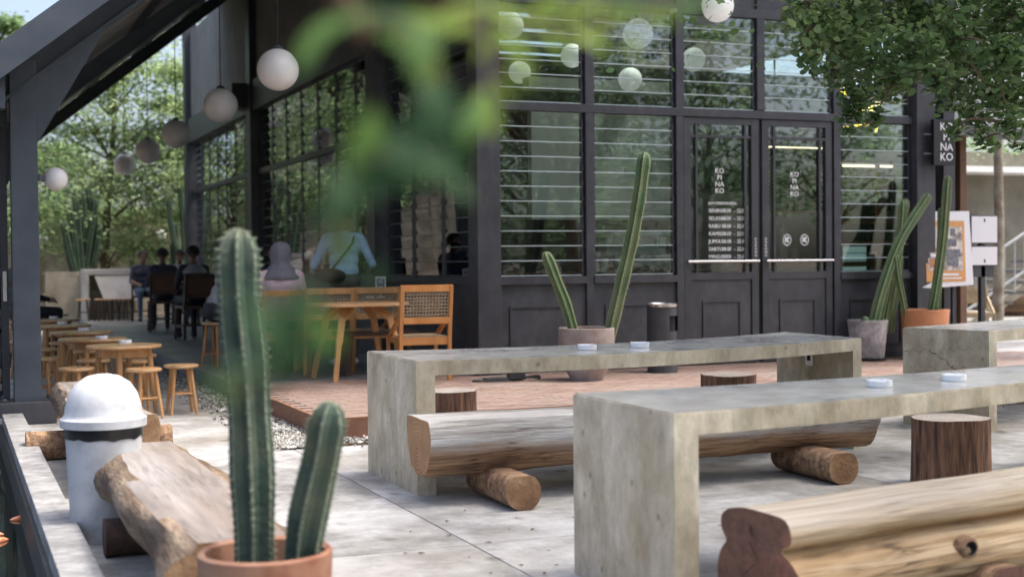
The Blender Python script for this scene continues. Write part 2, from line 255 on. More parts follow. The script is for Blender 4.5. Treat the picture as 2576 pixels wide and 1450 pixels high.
# ------------------------------------------------------------------ mesh helpers
class MB:
    def __init__(s): s.v = []; s.f = []; s.m = []
    def add(s, vs, fs, mi=0, T=None):
        o = len(s.v)
        s.v += [tuple(T @ Vector(p)) for p in vs] if T is not None else [tuple(p) for p in vs]
        s.f += [tuple(i+o for i in f) for f in fs]; s.m += ([mi]*len(fs) if isinstance(mi, int) else list(mi)); return s
    def box(s, c, size, T=None, mi=0, rot=None):
        x, y, z = size[0]/2, size[1]/2, size[2]/2
        vs = [Vector((i*x, j*y, k*z)) for i in (-1, 1) for j in (-1, 1) for k in (-1, 1)]
        if rot is not None: vs = [rot @ p for p in vs]
        vs = [p+Vector(c) for p in vs]
        return s.add(vs, [(0, 1, 3, 2), (4, 6, 7, 5), (0, 4, 5, 1), (2, 3, 7, 6), (0, 2, 6, 4), (1, 5, 7, 3)], mi, T)
    def b2(s, a, b, mi=0, T=None):       # box from two corners
        return s.box([(a[i]+b[i])/2 for i in range(3)], [abs(b[i]-a[i]) for i in range(3)], T, mi)
    def bar(s, p, q, wd, hg, mi=0, up=(0, 0, 1)):
        p, q = Vector(p), Vector(q); d = q-p; L = d.length; d.normalize()
        u = Vector(up)
        if abs(u.dot(d)) > .98: u = Vector((0, 1, 0))
        sx = d.cross(u).normalized(); sz = sx.cross(d)
        rot = Matrix((d, sx, sz)).transposed()
        return s.box((p+q)/2, (L, wd, hg), None, mi, rot)
    def lathe(s, prof, n=32, c=(0, 0, 0), mi=0, cap=True):
        o = []; fs = []; ms = []
        for r, z in prof:
            for k in range(n):
                a = 2*math.pi*k/n; o.append((c[0]+r*math.cos(a), c[1]+r*math.sin(a), c[2]+z))
        for i in range(len(prof)-1):
            for k in range(n):
                fs.append((i*n+k, i*n+(k+1) % n, (i+1)*n+(k+1) % n, (i+1)*n+k)); ms.append(mi if isinstance(mi, int) else mi[i])
        if cap:
            fs.append(tuple(range(n))[::-1]); ms.append(ms[0]); fs.append(tuple((len(prof)-1)*n+k for k in range(n))); ms.append(ms[-2] if len(ms) > 1 else 0)
        return s.add(o, fs, ms)
    def tube(s, pts, rad, n=8, mi=0, cap=True, sec=None):
        pts = [Vector(p) for p in pts]
        if not hasattr(rad, '__len__'): rad = [rad]*len(pts)
        t0 = (pts[1]-pts[0]).normalized(); ref = Vector((1, 0, 0)) if abs(t0.x) < .9 else Vector((0, 1, 0))
        u = (ref - t0*ref.dot(t0)).normalized(); o = []; fs = []; ms = []
        if sec is None: sec = [(2*math.pi*k/n, 1.0, mi) for k in range(n)]
        n = len(sec)
        for i, p in enumerate(pts):
            a = pts[max(0, i-1)]; b = pts[min(len(pts)-1, i+1)]; t = (b-a).normalized()
            u = (u - t*u.dot(t)).normalized(); v = t.cross(u)
            for an, sc, _ in sec: o.append(p + (u*math.cos(an)+v*math.sin(an))*rad[i]*sc)
        for i in range(len(pts)-1):
            for k in range(n): fs.append((i*n+k, i*n+(k+1) % n, (i+1)*n+(k+1) % n, (i+1)*n+k)); ms.append(sec[k][2])
        if cap: fs += [tuple(range(n))[::-1], tuple((len(pts)-1)*n+k for k in range(n))]; ms += [mi, mi]
        return s.add(o, fs, ms)
    def sphere(s, c, r, nu=16, nv=10, mi=0, sq=(1, 1, 1)):
        prof = [(max(1e-4, r*math.sin(math.pi*i/nv)), -r*math.cos(math.pi*i/nv)) for i in range(nv+1)]
        q = MB().lathe(prof, nu); vs = [(c[0]+x*sq[0], c[1]+y*sq[1], c[2]+z*sq[2]) for x, y, z in q.v]
        return s.add(vs, q.f, mi)
    def prism(s, poly, z0, z1, mi=0, mtop=None, T=None):
        n = len(poly); vs = [(x, y, z0) for x, y in poly]+[(x, y, z1) for x, y in poly]
        fs = [(i, (i+1) % n, n+(i+1) % n, n+i) for i in range(n)]+[tuple(range(n))[::-1], tuple(range(n, 2*n))]
        return s.add(vs, fs, [mi]*n+[mi, mi if mtop is None else mtop], T)
    def mesh(s, name, mats, smooth=0):
        me = bpy.data.meshes.new(name); me.from_pydata(s.v, [], s.f)
        for x in ([mats] if isinstance(mats, str) else mats): me.materials.append(MATS[x])
        me.polygons.foreach_set('material_index', s.m)
        if smooth:
            me.polygons.foreach_set('use_smooth', [True]*len(s.f))
            me.update(); me.set_sharp_from_angle(angle=R(smooth))
        me.update(); return me
    def build(s, name, mats, parent=None, smooth=0, loc=None, bevel=0):
        me = s.mesh(name, mats, smooth)
        if bevel:
            bm = bmesh.new(); bm.from_mesh(me)
            bmesh.ops.remove_doubles(bm, verts=bm.verts, dist=1e-5)
            es = [e for e in bm.edges if len(e.link_faces) == 2 and e.calc_face_angle(0) > .6]
            bmesh.ops.bevel(bm, geom=es, offset=bevel, segments=2, affect='EDGES', profile=.6); bm.to_mesh(me); bm.free()
        return obj(name, me, parent, loc)
def obj(name, me, parent=None, loc=None, rz=0):
    o = bpy.data.objects.new(name, me); COL.objects.link(o)
    if parent: o.parent = parent
    if loc is not None: o.location = loc
    if rz: o.rotation_euler.z = rz
    return o
def tag(o, label, cat, group=None):
    o['label'] = label; o['category'] = cat
    if group: o['group'] = group
    return o
def thing(name, label, cat, loc=(0, 0, 0), rz=0, group=None):
    return tag(obj(name, None, None, loc, rz), label, cat, group)
def struct(o): o['kind'] = 'structure'; return o
def stuff(o): o['kind'] = 'stuff'; return o
def kids(o): return [c for c in COL.objects if c.parent == o]
CHILD = {}
def dup(root, label, loc, rz=0, scale=None, tree=None):
    c = root.copy(); COL.objects.link(c); c.location = loc; c.rotation_euler = (0, 0, rz); c['label'] = label
    if scale: c.scale = (scale,)*3
    if root.name not in CHILD: CHILD[root.name] = [(k, kids(k)) for k in kids(root)]
    for k, subs in CHILD[root.name]:
        kc = k.copy(); COL.objects.link(kc); kc.parent = c
        for s in subs: sc = s.copy(); COL.objects.link(sc); sc.parent = kc
    return c
def text_mesh(txt, size, align='CENTER', ext=.002, space=1.0):
    cu = bpy.data.curves.new('lettering', 'FONT'); cu.body = txt; cu.size = size; cu.align_x = align; cu.extrude = ext; cu.space_line = space; cu.resolution_u = 2
    o = bpy.data.objects.new('tmp', cu); COL.objects.link(o); dg = bpy.context.evaluated_depsgraph_get()
    me = bpy.data.meshes.new_from_object(o.evaluated_get(dg)); bpy.data.objects.remove(o); return me
def lettering(txt, size, loc, mat, parent, rot=None, align='CENTER', space=1.0, bold=0, sx=1.0):
    me = text_mesh(txt, size, align, .002, space)
    me.materials.clear(); me.materials.append(MATS[mat])
    o = obj('lettering', me, parent, loc); o.rotation_euler = rot or (R(90), 0, 0); o.scale = (sx, 1, 1); return o
def fbm(x, y, z): return noise.noise(Vector((x, y, z)))
def smooth_path(pts, n=14):
    pts = [Vector(p) for p in pts]; ext = [pts[0]*2-pts[1]]+pts+[pts[-1]*2-pts[-2]]; out = []
    for i in range(1, len(ext)-2):
        for k in range(n):
            u = k/n; a, b, c, d = ext[i-1:i+3]; out.append(.5*((2*b)+(c-a)*u+(2*a-5*b+4*c-d)*u*u+(3*b-a-3*c+d)*u**3))
    out.append(pts[-1]); return out
TZ = .155          # terrace height

# ================================================================== THE SETTING
g = MB(); g.add([(-600, -600, -.5), (600, -600, -.5), (600, 900, -.5), (-600, 900, -.5)], [(0, 1, 2, 3)])
struct(g.build('ground', 'soil'))
# courtyard paving: big cast concrete slabs with open joints
court = struct(obj('courtyard', None))
bed = MB(); bed.b2((.534, -14, -.5), (24, 9.36, -.008)); bed.b2((.534, 9.36, -.5), (2.17, 31, -.008)); bed.build('slab_bed', 'joint_sand', court)
def slab(x0, x1, y0, y1):
    q = MB(); gpx = .0035
    q.b2((x0+gpx, y0+gpx, -.0078), (x1-gpx, y1-gpx, 0)); return q.build('concrete_slab', 'paving', court, bevel=.003)
xs = [.54, 2.2, 5.0, 7.8, 10.6, 13.4, 17, 23.9]; ys = [-14, -10, -6, -2.6, .2, 3.0, 5.85, 9.36]
for i in range(len(xs)-1):
    for j in range(len(ys)-1): slab(xs[i], xs[i+1], ys[j], ys[j+1])
for y0, y1 in ((9.36, 11.9), (11.9, 15), (15, 18.5), (18.5, 22), (22, 26), (26, 31)): slab(.54, 2.2, y0, y1)
# gravel strip along the foot of the terrace
gv = MB(); rnd = random.Random(3)
def stone(x, y, r):
    a = rnd.random()*6.28; sx, sy, sz = r*rnd.uniform(.7, 1.3), r*rnd.uniform(.6, 1), r*rnd.uniform(.45, .8); ca, sa = math.cos(a), math.sin(a)
    vs = []
    for ux, uy, uz in ((1, 0, 0), (.3, .9, .1), (-.9, .4, 0), (-.6, -.8, .1), (.5, -.8, -.1), (0, 0, 1), (0, 0, -1)):
        X, Y = ux*sx, uy*sy; vs.append((x+X*ca-Y*sa, y+X*sa+Y*ca, .012+uz*sz+rnd.uniform(0, .008)))
    gv.add(vs, [(i, (i+1) % 5, 5) for i in range(5)]+[((i+1) % 5, i, 6) for i in range(5)])
for _ in range(4600):
    y = 9.36+(rnd.random()**1.7)*14; stone(rnd.uniform(2.14, 2.50) if rnd.random() > .06 else rnd.uniform(2.0, 2.2), y, rnd.uniform(.010, .021))
for _ in range(2600): stone(2.2+(rnd.random())*6.5, rnd.uniform(9.37, 9.74) if rnd.random() > .05 else rnd.uniform(9.2, 9.37), rnd.uniform(.010, .021))
stuff(tag(gv.build('gravel', 'pebble', smooth=0), 'pale grey gravel strip along the foot of the terrace', 'gravel'))
gb = MB(); gb.b2((2.17, 9.36, -.5), (2.50, 31, -.012)); gb.b2((2.50, 9.36, -.5), (24, 9.75, -.012)); struct(gb.build('gravel_bed', 'soil'))

# terrace: terracotta tiles in front of the facade, grey walkway along its side
terr = struct(obj('terrace', None))
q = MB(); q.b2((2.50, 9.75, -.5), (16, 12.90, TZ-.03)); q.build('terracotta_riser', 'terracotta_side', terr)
q = MB(); q.b2((2.53, 9.78, TZ-.03), (15.97, 12.88, TZ-.012)); q.build('tile_bed', 'grout', terr)
q = MB(); q.b2((2.50, 12.90, -.5), (4.98, 30.5, TZ)); q.build('walkway_slab', 'walk_concrete', terr, bevel=.008)
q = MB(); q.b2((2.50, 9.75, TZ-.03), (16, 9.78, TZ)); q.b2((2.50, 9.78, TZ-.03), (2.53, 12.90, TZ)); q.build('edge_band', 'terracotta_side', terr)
tm = MB(); tm.b2((-.098, -.048, 0), (.098, .048, .012)); tme = tm.mesh('terracotta_tile', 'terracotta_tile')
tiles = []
for j in range(31):
    y = 9.83+j*.1
    for i in range(67):
        x = 2.63+i*.2+(.1 if j % 2 else 0)
        if x < 15.9: tiles.append((x, y))
tiles.sort(key=lambda t: (t[0]-1)**2*.6+(t[1]-4)**2)
rest = MB()
for k, (x, y) in enumerate(tiles):
    dz = rnd.uniform(-.0012, .0012)
    if k < 300: obj('terracotta_tile', tme, terr, (x, y, TZ-.012+dz))
    else: rest.b2((x-.098, y-.048, TZ-.012), (x+.098, y+.048, TZ+dz))
stuff(rest.build('terracotta_tiles', 'terracotta_tile', terr))
# garden beyond the walkway
q = MB(); q.b2((-14, 31, -.5), (16, 37.0, .02)); struct(q.build('garden_soil', 'soil'))
q = MB(); q.prism([(5.0, 13), (10.5, 13), (15.5, 20.3), (15.5, 30.3), (5.0, 30.3)], -.5, TZ-.02); struct(q.build('building_floor', 'walk_concrete'))
q = MB(); q.b2((10.56, 12.92, -.5), (26, 24, .02)); struct(q.build('side_yard', 'paving'))

# pond with its kerb
q = MB(); q.add([(-4, 1, -.16), (.37, 1, -.16), (.37, 11.7, -.16), (-4, 11.7, -.16)], [(0, 1, 2, 3)]); struct(q.build('pond_water', 'water'))
kerb = struct(obj('pond_kerb', None))
q = MB(); q.b2((.355, 1, -.5), (.534, 11.75, .02)); q.build('kerb_wall', 'pond_wall', kerb)
yk = 1.0
for k in range(9):
    y1 = yk+1.19; q = MB(); q.b2((.375, yk+.002, .02), (.533, y1-.002, .105)); q.build('kerb_stone', 'kerb', kerb, bevel=.006); yk = y1
q = MB(); q.b2((-4, 11.75, -.5), (.53, 14.5, .06)); struct(q.build('side_floor', 'paving'))
def koi(px, py, rz, s, label):
    p = gp(px, py, -.16); q = MB()
    prof = [(0, .004), (.03, .02), (.08, .032), (.15, .03), (.22, .015), (.27, .006)]
    q.tube([(x, .012*math.sin(x*14), 0) for x, r in prof], [r for x, r in prof], 10)
    q.add([(.26, 0, .004), (.34, .045, .003), (.315, .0, .004), (.34, -.045, .003)], [(0, 1, 2), (0, 2, 3)])
    q.add([(.1, .025, 0), (.15, .07, 0), (.13, .02, 0), (.1, -.025, 0), (.15, -.07, 0), (.13, -.02, 0)], [(0, 1, 2), (3, 5, 4)])
    o = q.build('koi_fish', 'koi', smooth=60); o.location = (p.x, p.y, -.155); o.rotation_euler.z = rz; o.scale = (s,)*3
    tag(o, label, 'fish', 'koi in the pond')
koi(25, 1309, R(10), .62, 'pale orange koi farthest back in the dark pond')
koi(10, 1345, R(160), .75, 'bright orange koi at the left edge of the pond')
koi(22, 1357, R(200), .7, 'bright orange koi nearest the camera in the pond')

# ================================================================== CAFE BUILDING
SZ, MZ, TPZ = 1.10, 2.87, 3.96        # sill, middle transom, top transom heights
cafe = thing('cafe_building', 'black framed cafe with louvred glass walls under a big dark gable roof', 'building', (4.9, 12.85, 0))
CO = Vector((4.9, 12.85, 0))
def P(q, name, mats, parent=None, **k):       # a part given in world coordinates
    q.v = [(x-CO.x, y-CO.y, z-CO.z) for x, y, z in q.v]; return q.build(name, mats, parent or cafe, **k)
XM = [5.14, 6.16, 7.23, 8.24, 9.24, 10.28]     # right facade: bay lines
q = MB(); q.b2((4.87, 12.70, TZ), (5.12, 12.97, 6.3)); P(q, 'corner_column', 'black_frame', bevel=.006)
q = MB(); q.b2((10.28, 12.72, TZ), (10.54, 12.97, 6.3)); P(q, 'end_column', 'black_frame', bevel=.006)
def fr(u, n, z, side): return (u, 12.85-n, z) if side == 'R' else (4.98-n, u, z)
def fbox(name, u0, u1, n0, n1, z0, z1, side, mats='black_frame', bevel=.003, parent=None):
    q = MB(); q.b2(fr(u0, n0, z0, side), fr(u1, n1, z1, side), 0); return P(q, name, mats, parent, bevel=bevel)
PANE = {}
def pane(u, wd, z, hgt, side, tilt, parent=None):
    key = (round(wd, 3), round(hgt, 3), side)
    if key not in PANE:
        q = MB(); q.box((0, 0, 0), (wd, .012, hgt)); q.m = [0, 0, 0, 0, 1, 1]
        q.box((0, -.0075, -hgt/2+.003), (wd, .003, .006), None, 1); PANE[key] = q.mesh('louvre_pane', ['glass', 'glass_edge' if side == 'R' else 'glass_edge_glint_dim'])  # front strip carries the painted edge glint
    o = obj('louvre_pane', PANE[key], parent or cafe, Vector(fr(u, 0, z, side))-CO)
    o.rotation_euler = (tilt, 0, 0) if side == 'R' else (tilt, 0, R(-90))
    return o
def louvres(u0, u1, z0, z1, side, n, tilt, single=True):
    h = (z1-z0)/n
    if single:
        for k in range(n): pane((u0+u1)/2, u1-u0, z0+h*(k+.5), h*.985, side, tilt+rnd.uniform(-.016, .016))
    for u in (u0-.004, u1+.004):          # toothed aluminium carriers at both sides
        q = MB(); q.b2(fr(u-.012, -.03, z0, side), fr(u+.012, .008, z1, side))
        for k in range(n): q.b2(fr(u-.014, .008, z0+h*k+.02, side), fr(u+.014, .02, z0+h*k+.05, side))
        P(q, 'louvre_carrier', 'black_frame')
def panel(u0, u1, z0, z1, side, parent=None):
    o = fbox('lower_panel', u0, u1, -.03, .015, z0, z1, side, 'black_panel', parent=parent)
    a, b, c, d, t = u0+.14, u1-.14, z0+.14, z1-.22, .022
    m_ = MB(); m_.b2(fr(a, .015, c, side), fr(b, .03, c+t, side)); m_.b2(fr(a, .015, d-t, side), fr(b, .03, d, side))
    m_.b2(fr(a, .015, c+t, side), fr(a+t, .03, d-t, side)); m_.b2(fr(b-t, .015, c+t, side), fr(b, .03, d-t, side))
    P(m_, 'panel_moulding', 'black_frame', o, bevel=.003); return o
# ---- right facade
for k in range(5):
    a, b = XM[k], XM[k+1]; door = k in (2, 3)
    if k: fbox('mullion', a-.042, a+.042, -.06, .05, TZ if not k == 3 else MZ+.05, TPZ+1.6, 'R')
    ia, ib = a+(.042 if k else -.02), b-(.042 if k < 4 else 0)
    louvres(ia+.03, ib-.03, MZ+.045, TPZ-.05, 'R', 7, R(0))
    if not door:
        louvres(ia+.03, ib-.03, SZ+.04, MZ-.055, 'R', 11, R(-.4))
        panel(ia, ib, TZ, SZ-.045, 'R')
        fbox('sill_rail', ia, ib, -.06, .065, SZ-.045, SZ+.03, 'R')
fbox('middle_transom', 5.12, 10.28, -.055, .055, MZ-.045, MZ+.04, 'R')
fbox('top_transom', 5.12, 10.28, -.055, .055, TPZ-.045, TPZ+.05, 'R')
fbox('upper_cladding', 5.12, 10.28, -.02, .02, TPZ+.05, 6.3, 'R', 'black_panel')
fbox('floor_rail', 5.12, 7.18, .03, .06, TZ, TZ+.07, 'R'); fbox('floor_rail', 9.29, 10.28, .03, .06, TZ, TZ+.07, 'R')
# ---- the double door
def door(u0, u1, inner, lab):
    d = obj('door', None, cafe); d['label'] = lab
    s = .085; z0, z1 = TZ+.015, MZ-.05
    q = MB(); q.b2(fr(u0, -.025, z0, 'R'), fr(u0+s, .03, z1, 'R')); q.b2(fr(u1-s, -.025, z0, 'R'), fr(u1, .03, z1, 'R'))
    q.b2(fr(u0+s, -.025, z1-.07, 'R'), fr(u1-s, .03, z1, 'R')); q.b2(fr(u0+s, -.025, SZ-.03, 'R'), fr(u1-s, .03, SZ+.05, 'R')); q.b2(fr(u0+s, -.025, z0, 'R'), fr(u1-s, .03, z0+.06, 'R'))
    P(q, 'door_frame', 'black_frame', d, bevel=.004)
    panel(u0+s, u1-s, z0+.06, SZ-.03, 'R', d)
    q = MB(); q.b2(fr(u0+s, -.003, SZ+.05, 'R'), fr(u1-s, .003, z1-.07, 'R')); P(q, 'door_pane', 'glass', d)
    g0, g1 = u0+s+.075, u1-s-.075
    for u in (g0, g1): q = MB(); q.b2(fr(u-.014, .004, SZ+.05, 'R'), fr(u+.014, .03, z1-.07, 'R')); P(q, 'grille_bar', 'black_frame', d)
    for z in (SZ+.17, z1-.2): q = MB(); q.b2(fr(u0+s, .004, z-.014, 'R'), fr(u1-s, .026, z+.014, 'R')); P(q, 'grille_bar', 'black_frame', d)
    q = MB(); q.tube([fr(u0+.02, .075, SZ+.17, 'R'), fr(u1-.02, .075, SZ+.17, 'R')], .017, 10)
    for u in (u0+.05, u1-.05): q.tube([fr(u, .03, SZ+.17, 'R'), fr(u, .075, SZ+.17, 'R')], .012, 8)
    P(q, 'push_bar', 'chrome', d, smooth=40)
    return d
d1 = door(7.285, 8.215, 1, 'left door leaf with opening hours on its glass'); d2 = door(8.265, 9.185, 0, 'right door leaf with two round stickers on its glass')
def lt(txt, size, u, z, parent, **k): return lettering(txt, size, (u-CO.x, -.006, z), 'letter_white', parent, **k)
for d, u in ((d1, 7.74), (d2, 8.70)): lt('KO\nPI\nNA\nKO', .078, u, 2.225 if d is d1 else 2.20, d, space=.92)
rows = ['SENIN', 'SELASA', 'RABU', 'KAMIS', 'JUM\'AT', 'SABTU', 'MINGGU']
lt('JAM OPERASIONAL', .042, 7.60, 1.885, d1, align='LEFT')
for i, rw in enumerate(rows):
    z = 1.80-i*.083; lt(rw, .058, 7.60, z, d1, align='LEFT'); lt('08.00', .058, 7.765, z, d1, align='LEFT', sx=.9); lt('-', .058, 7.915, z, d1, align='LEFT'); lt('22.00', .058, 7.955, z, d1, align='LEFT', sx=.9)
for d, u in ((d1, 8.175), (d2, 8.305)):
    o = lettering('D\nO\nR\nO\nN\nG', .038, (u-CO.x, -.034, 1.50), 'letter_white', d, space=.95)
for u in (8.60, 8.83):
    q = MB(); n_ = 20
    q.add([fr(u+math.cos(2*math.pi*i/n_)*r, .006, 1.50+math.sin(2*math.pi*i/n_)*r*1.15, 'R') for r in (.055, .047) for i in range(n_)], [(i, (i+1) % n_, n_+(i+1) % n_, n_+i) for i in range(n_)])
    for (x, z) in ((-.018, .018), (.014, .02), (-.02, -.01), (.012, -.018), (0, .0)): q.b2(fr(u+x-.011, .005, 1.50+z-.01, 'R'), fr(u+x+.011, .007, 1.50+z+.012, 'R'))
    P(q, 'round_sticker', 'letter_white', d2)

# ---- left facade (along the walkway)
YC = [12.97, 16.20, 23.5, 30.3]
for yc in YC[1:]:
    q = MB(); q.b2((4.80, yc-.17, TZ), (5.06, yc+.17, 6.6)); P(q, 'wall_column', 'black_frame', bevel=.006)
cnt = 0; restg = MB()
for s in range(3):
    a, b = YC[s]+(.0 if s == 0 else .17), YC[s+1]-.17; n = [3, 7, 7][s]; wdt = (b-a)/n
    for i in range(n):
        u0, u1 = a+i*wdt, a+(i+1)*wdt
        if i: fbox('mullion', u0-.04, u0+.04, -.07, .012, TZ, TPZ, 'L')
        for (z0, z1, nn, tl) in ((SZ+.04, MZ-.05, 11, -4), (MZ+.045, TPZ-.05, 7, -9)):
            if cnt < 215:
                louvres(u0+.06, u1-.06, z0, z1, 'L', nn, R(-tl)); cnt += nn
            else:
                h = (z1-z0)/nn
                for k in range(nn): restg.box(fr((u0+u1)/2, 0, z0+h*(k+.5), 'L'), (.006, wdt-.12, h*.985), None, 0, Matrix.Rotation(R(-tl), 3, 'Y')); restg.box(fr((u0+u1)/2, .0075, z0+h*k+.005, 'L'), (.003, wdt-.12, .006), None, 1)
    fbox('lower_panel', a, b, -.03, .015, TZ, SZ-.045, 'L', 'black_panel')
    for (z0, z1, nm) in ((SZ-.045, SZ+.03, 'sill_rail'), (MZ-.045, MZ+.04, 'middle_transom')): fbox(nm, a, b, -.055, .06, z0, z1, 'L')
stuff(P(restg, 'louvre_panes', ['glass', 'glass_edge_glint_dim']))
q = MB(); q.b2((4.84, 12.98, TPZ-.05), (5.06, 30.3, 4.42)); P(q, 'head_beam', 'black_frame')
def roofz(x): return 3.1+(x-.6)*.80 if x < 8 else 9.02-(x-8)*.75
q = MB(); q.b2((4.92, 12.98, 4.42), (5.02, 30.3, roofz(4.92)-.25)); P(q, 'upper_wall', 'upper_wall')
q = MB(); q.b2((4.55, 23.6, 3.98), (4.84, 24.2, 4.40)); P(q, 'beam_bracket', 'black_frame')
# ---- roof: posts, rafters, purlins, ribbed sheet
for i, y in enumerate((11.98, 18.6, 25.2)):
    q = MB(); q.b2((.48, y-.11, .18), (.69, y+.11, roofz(.6)-.12)); P(q, 'post', 'steel_dark', bevel=.005)
    q = MB(); q.b2((.36, y-.2, .0), (.80, y+.2, .185))
    for sx in (.40, .76):
        for sy in (-.15, .15): q.b2((sx-.02, y+sy-.02, .185), (sx+.02, y+sy+.02, .215))
    P(q, 'post_base', 'black_panel', bevel=.01)
for i, y in enumerate((11.98, 18.6, 25.2)):
    q = MB()
    for x0, x1 in ((.35, 8.0), (8.0, 13.4)):
        z0, z1 = roofz(x0), roofz(x1)
        for (y0, y1, d0, d1) in ((y-.03, y+.03, .10, .32), (y-.12, y+.12, .31, .345), (y-.12, y+.12, .08, .10)):
            q.add([(x0, y0, z0-d0), (x1, y0, z1-d0), (x1, y0, z1-d1), (x0, y0, z0-d1), (x0, y1, z0-d0), (x1, y1, z1-d0), (x1, y1, z1-d1), (x0, y1, z0-d1)],
                  [(0, 3, 2, 1), (4, 5, 6, 7), (0, 1, 5, 4), (3, 7, 6, 2), (0, 4, 7, 3), (1, 2, 6, 5)])
    q.add([(.69, y-.11, 2.30), (.69, y+.11, 2.30), (1.25, y-.11, roofz(1.25)-.345), (1.25, y+.11, roofz(1.25)-.345), (.69, y-.11, roofz(.69)-.345), (.69, y+.11, roofz(.69)-.345)], [(0, 2, 4), (1, 5, 3), (0, 1, 3, 2)])
    P(q, 'rafter', 'steel_dark')
YR0, YR1 = 11.05, 26.6
for k in range(9):
    x = .5+k*.93; q = MB(); z = roofz(x); q.bar((x, YR0+.1, z-.055), (x, YR1, z-.055), .06, .08, up=(-.6, 0, .8)); P(q, 'purlin', 'steel_dark')
for (x0, x1, ya, yb_) in ((.15, 5.35, YR0, YR1), (5.35, 7.98, YR0, 14.4), (5.35, 7.98, 17.0, YR1), (8.02, 13.6, YR0, 14.4), (8.02, 13.6, 17.0, YR1), (10.2, 13.6, 14.4, 17.0)):
    q = MB(); n_ = int((yb_-ya)/.06); vs = []
    for k in range(n_+1):
        y = ya+(yb_-ya)*k/n_; dz = .012 if k % 4 in (1, 2) else -.0
        vs += [(x0, y, roofz(x0)+dz), (x1, y, roofz(x1)+dz)]
    q.add(vs, [(2*k, 2*k+1, 2*k+3, 2*k+2) for k in range(n_)]); P(q, 'roof_sheet', 'roof_sheet')
for (x0, x1) in ((5.35, 7.98), (8.02, 10.2)):  # unseen roof opening, added to let daylight into the dark cafe
    q = MB(); q.add([(x0, 14.4, roofz(x0)+.01), (x1, 14.4, roofz(x1)+.01), (x1, 17.0, roofz(x1)+.01), (x0, 17.0, roofz(x0)+.01)], [(0, 1, 2, 3)]); P(q, 'added_skylight', 'glass')
q = MB(); q.add([(x, y, roofz(x)+dz) for x in (.1, 8.0, 13.65) for y in (YR0-.05, YR0+.0) for dz in (-.22, .05)],
    [(0, 4, 5, 1), (2, 3, 7, 6), (0, 2, 6, 4), (1, 5, 7, 3), (4, 8, 9, 5), (6, 7, 11, 10), (4, 6, 10, 8), (5, 9, 11, 7), (0, 1, 3, 2), (8, 10, 11, 9)]); P(q, 'fascia', 'steel_dark')
q = MB(); q.b2((-6, 11.15, 2.50), (.42, 11.3, 2.82)); q.b2((-6, 11.3, 2.76), (.42, 14.5, 2.82)); P(q, 'side_canopy', 'steel_dark')
q = MB(); q.b2((.06, 11.0, 2.52), (.2, 26.6, 2.68)); P(q, 'gutter', 'steel_dark')
# glazed side screen left of the first post
for k in range(4):
    x1 = .46-k*.62; d = obj('screen_panel', None, cafe); q = MB()
    for a, b in ((x1-.6, x1-.54), (x1-.06, x1)): q.b2((a, 12.2, .06), (b, 12.26, 2.45))
    for a, b in ((.06, .16), (1.2, 1.26), (2.38, 2.45)): q.b2((x1-.54, 12.2, a), (x1-.06, 12.26, b))
    P(q, 'screen_frame', 'black_frame', d, bevel=.003)
    q = MB(); q.b2((x1-.54, 12.225, .16), (x1-.06, 12.235, 2.38)); P(q, 'screen_pane', 'glass_dark', d)
    q = MB(); q.b2((x1-.045, 12.17, 1.0), (x1-.015, 12.2, 1.25)); P(q, 'pull_handle', 'chrome', d)
q = MB(); q.b2((-6, 12.15, 2.45), (.47, 12.31, 2.76)); P(q, 'screen_head', 'steel_dark')
# ---- inside walls
q = MB(); q.b2((5.04, 21.0, TZ), (15.5, 21.15, 4.6)); P(q, 'back_wall', 'interior_dark')
q = MB(); q.prism([(10.55, 13.0), (10.62, 12.98), (10.95, 13.46), (15.6, 20.2), (15.5, 21.0), (15.38, 21.0), (15.45, 20.25), (10.86, 13.55), (10.55, 13.5)], TZ, 4.4); P(q, 'side_wall', 'interior_dark')
def ibox(name, px0, py0, px1, py1, Y, th, mat, parent=None):
    a, b = yp(px0, py0, Y), yp(px1, py1, Y); q = MB(); q.b2((a.x, Y, b.z), (b.x, Y+th, a.z)); return P(q, name, mat, parent)
ibox('bulkhead', 1336, 276, 1700, 552, 15.6, .12, 'interior_pale'); ibox('bulkhead_beam', 1330, 192, 1702, 238, 15.6, .2, 'interior_pale')
ibox('kitchen_panel', 1768, 488, 1880, 560, 16.6, .08, 'interior_pale'); ibox('kitchen_panel', 1840, 575, 1885, 690, 16.6, .08, 'interior_pale'); ibox('gable_panel', 1920, 85, 2090, 130, 16.8, .1, 'interior_pale'); ibox('gable_panel', 1716, 28, 1905, 72, 16.8, .1, 'interior_pale')
for k in range(9):
    q = MB(); q.b2((5.05, 12.99+k, 4.44), (10.4, 13.07+k, 4.56)); P(q, 'ceiling_joist', 'interior_dark')
pt = ibox('patterned_panel', 1728, 215, 1885, 482, 15.2, .05, 'interior_dark')
for i in range(4):
    for j in range(6):
        c = yp(1742+i*38+(19 if j % 2 else 0), 245+j*42, 15.194)
        if c.x < yp(1872, 300, 15.194).x:
            q = MB(); q.add([(c.x-.05, 15.194, c.z), (c.x-.01, 15.194, c.z+.09), (c.x+.05, 15.194, c.z+.12), (c.x+.055, 15.194, c.z+.03), (c.x+.0, 15.194, c.z-.05)], [(0, 4, 3, 2, 1)]); P(q, 'leaf_motif', 'interior_pale', pt)

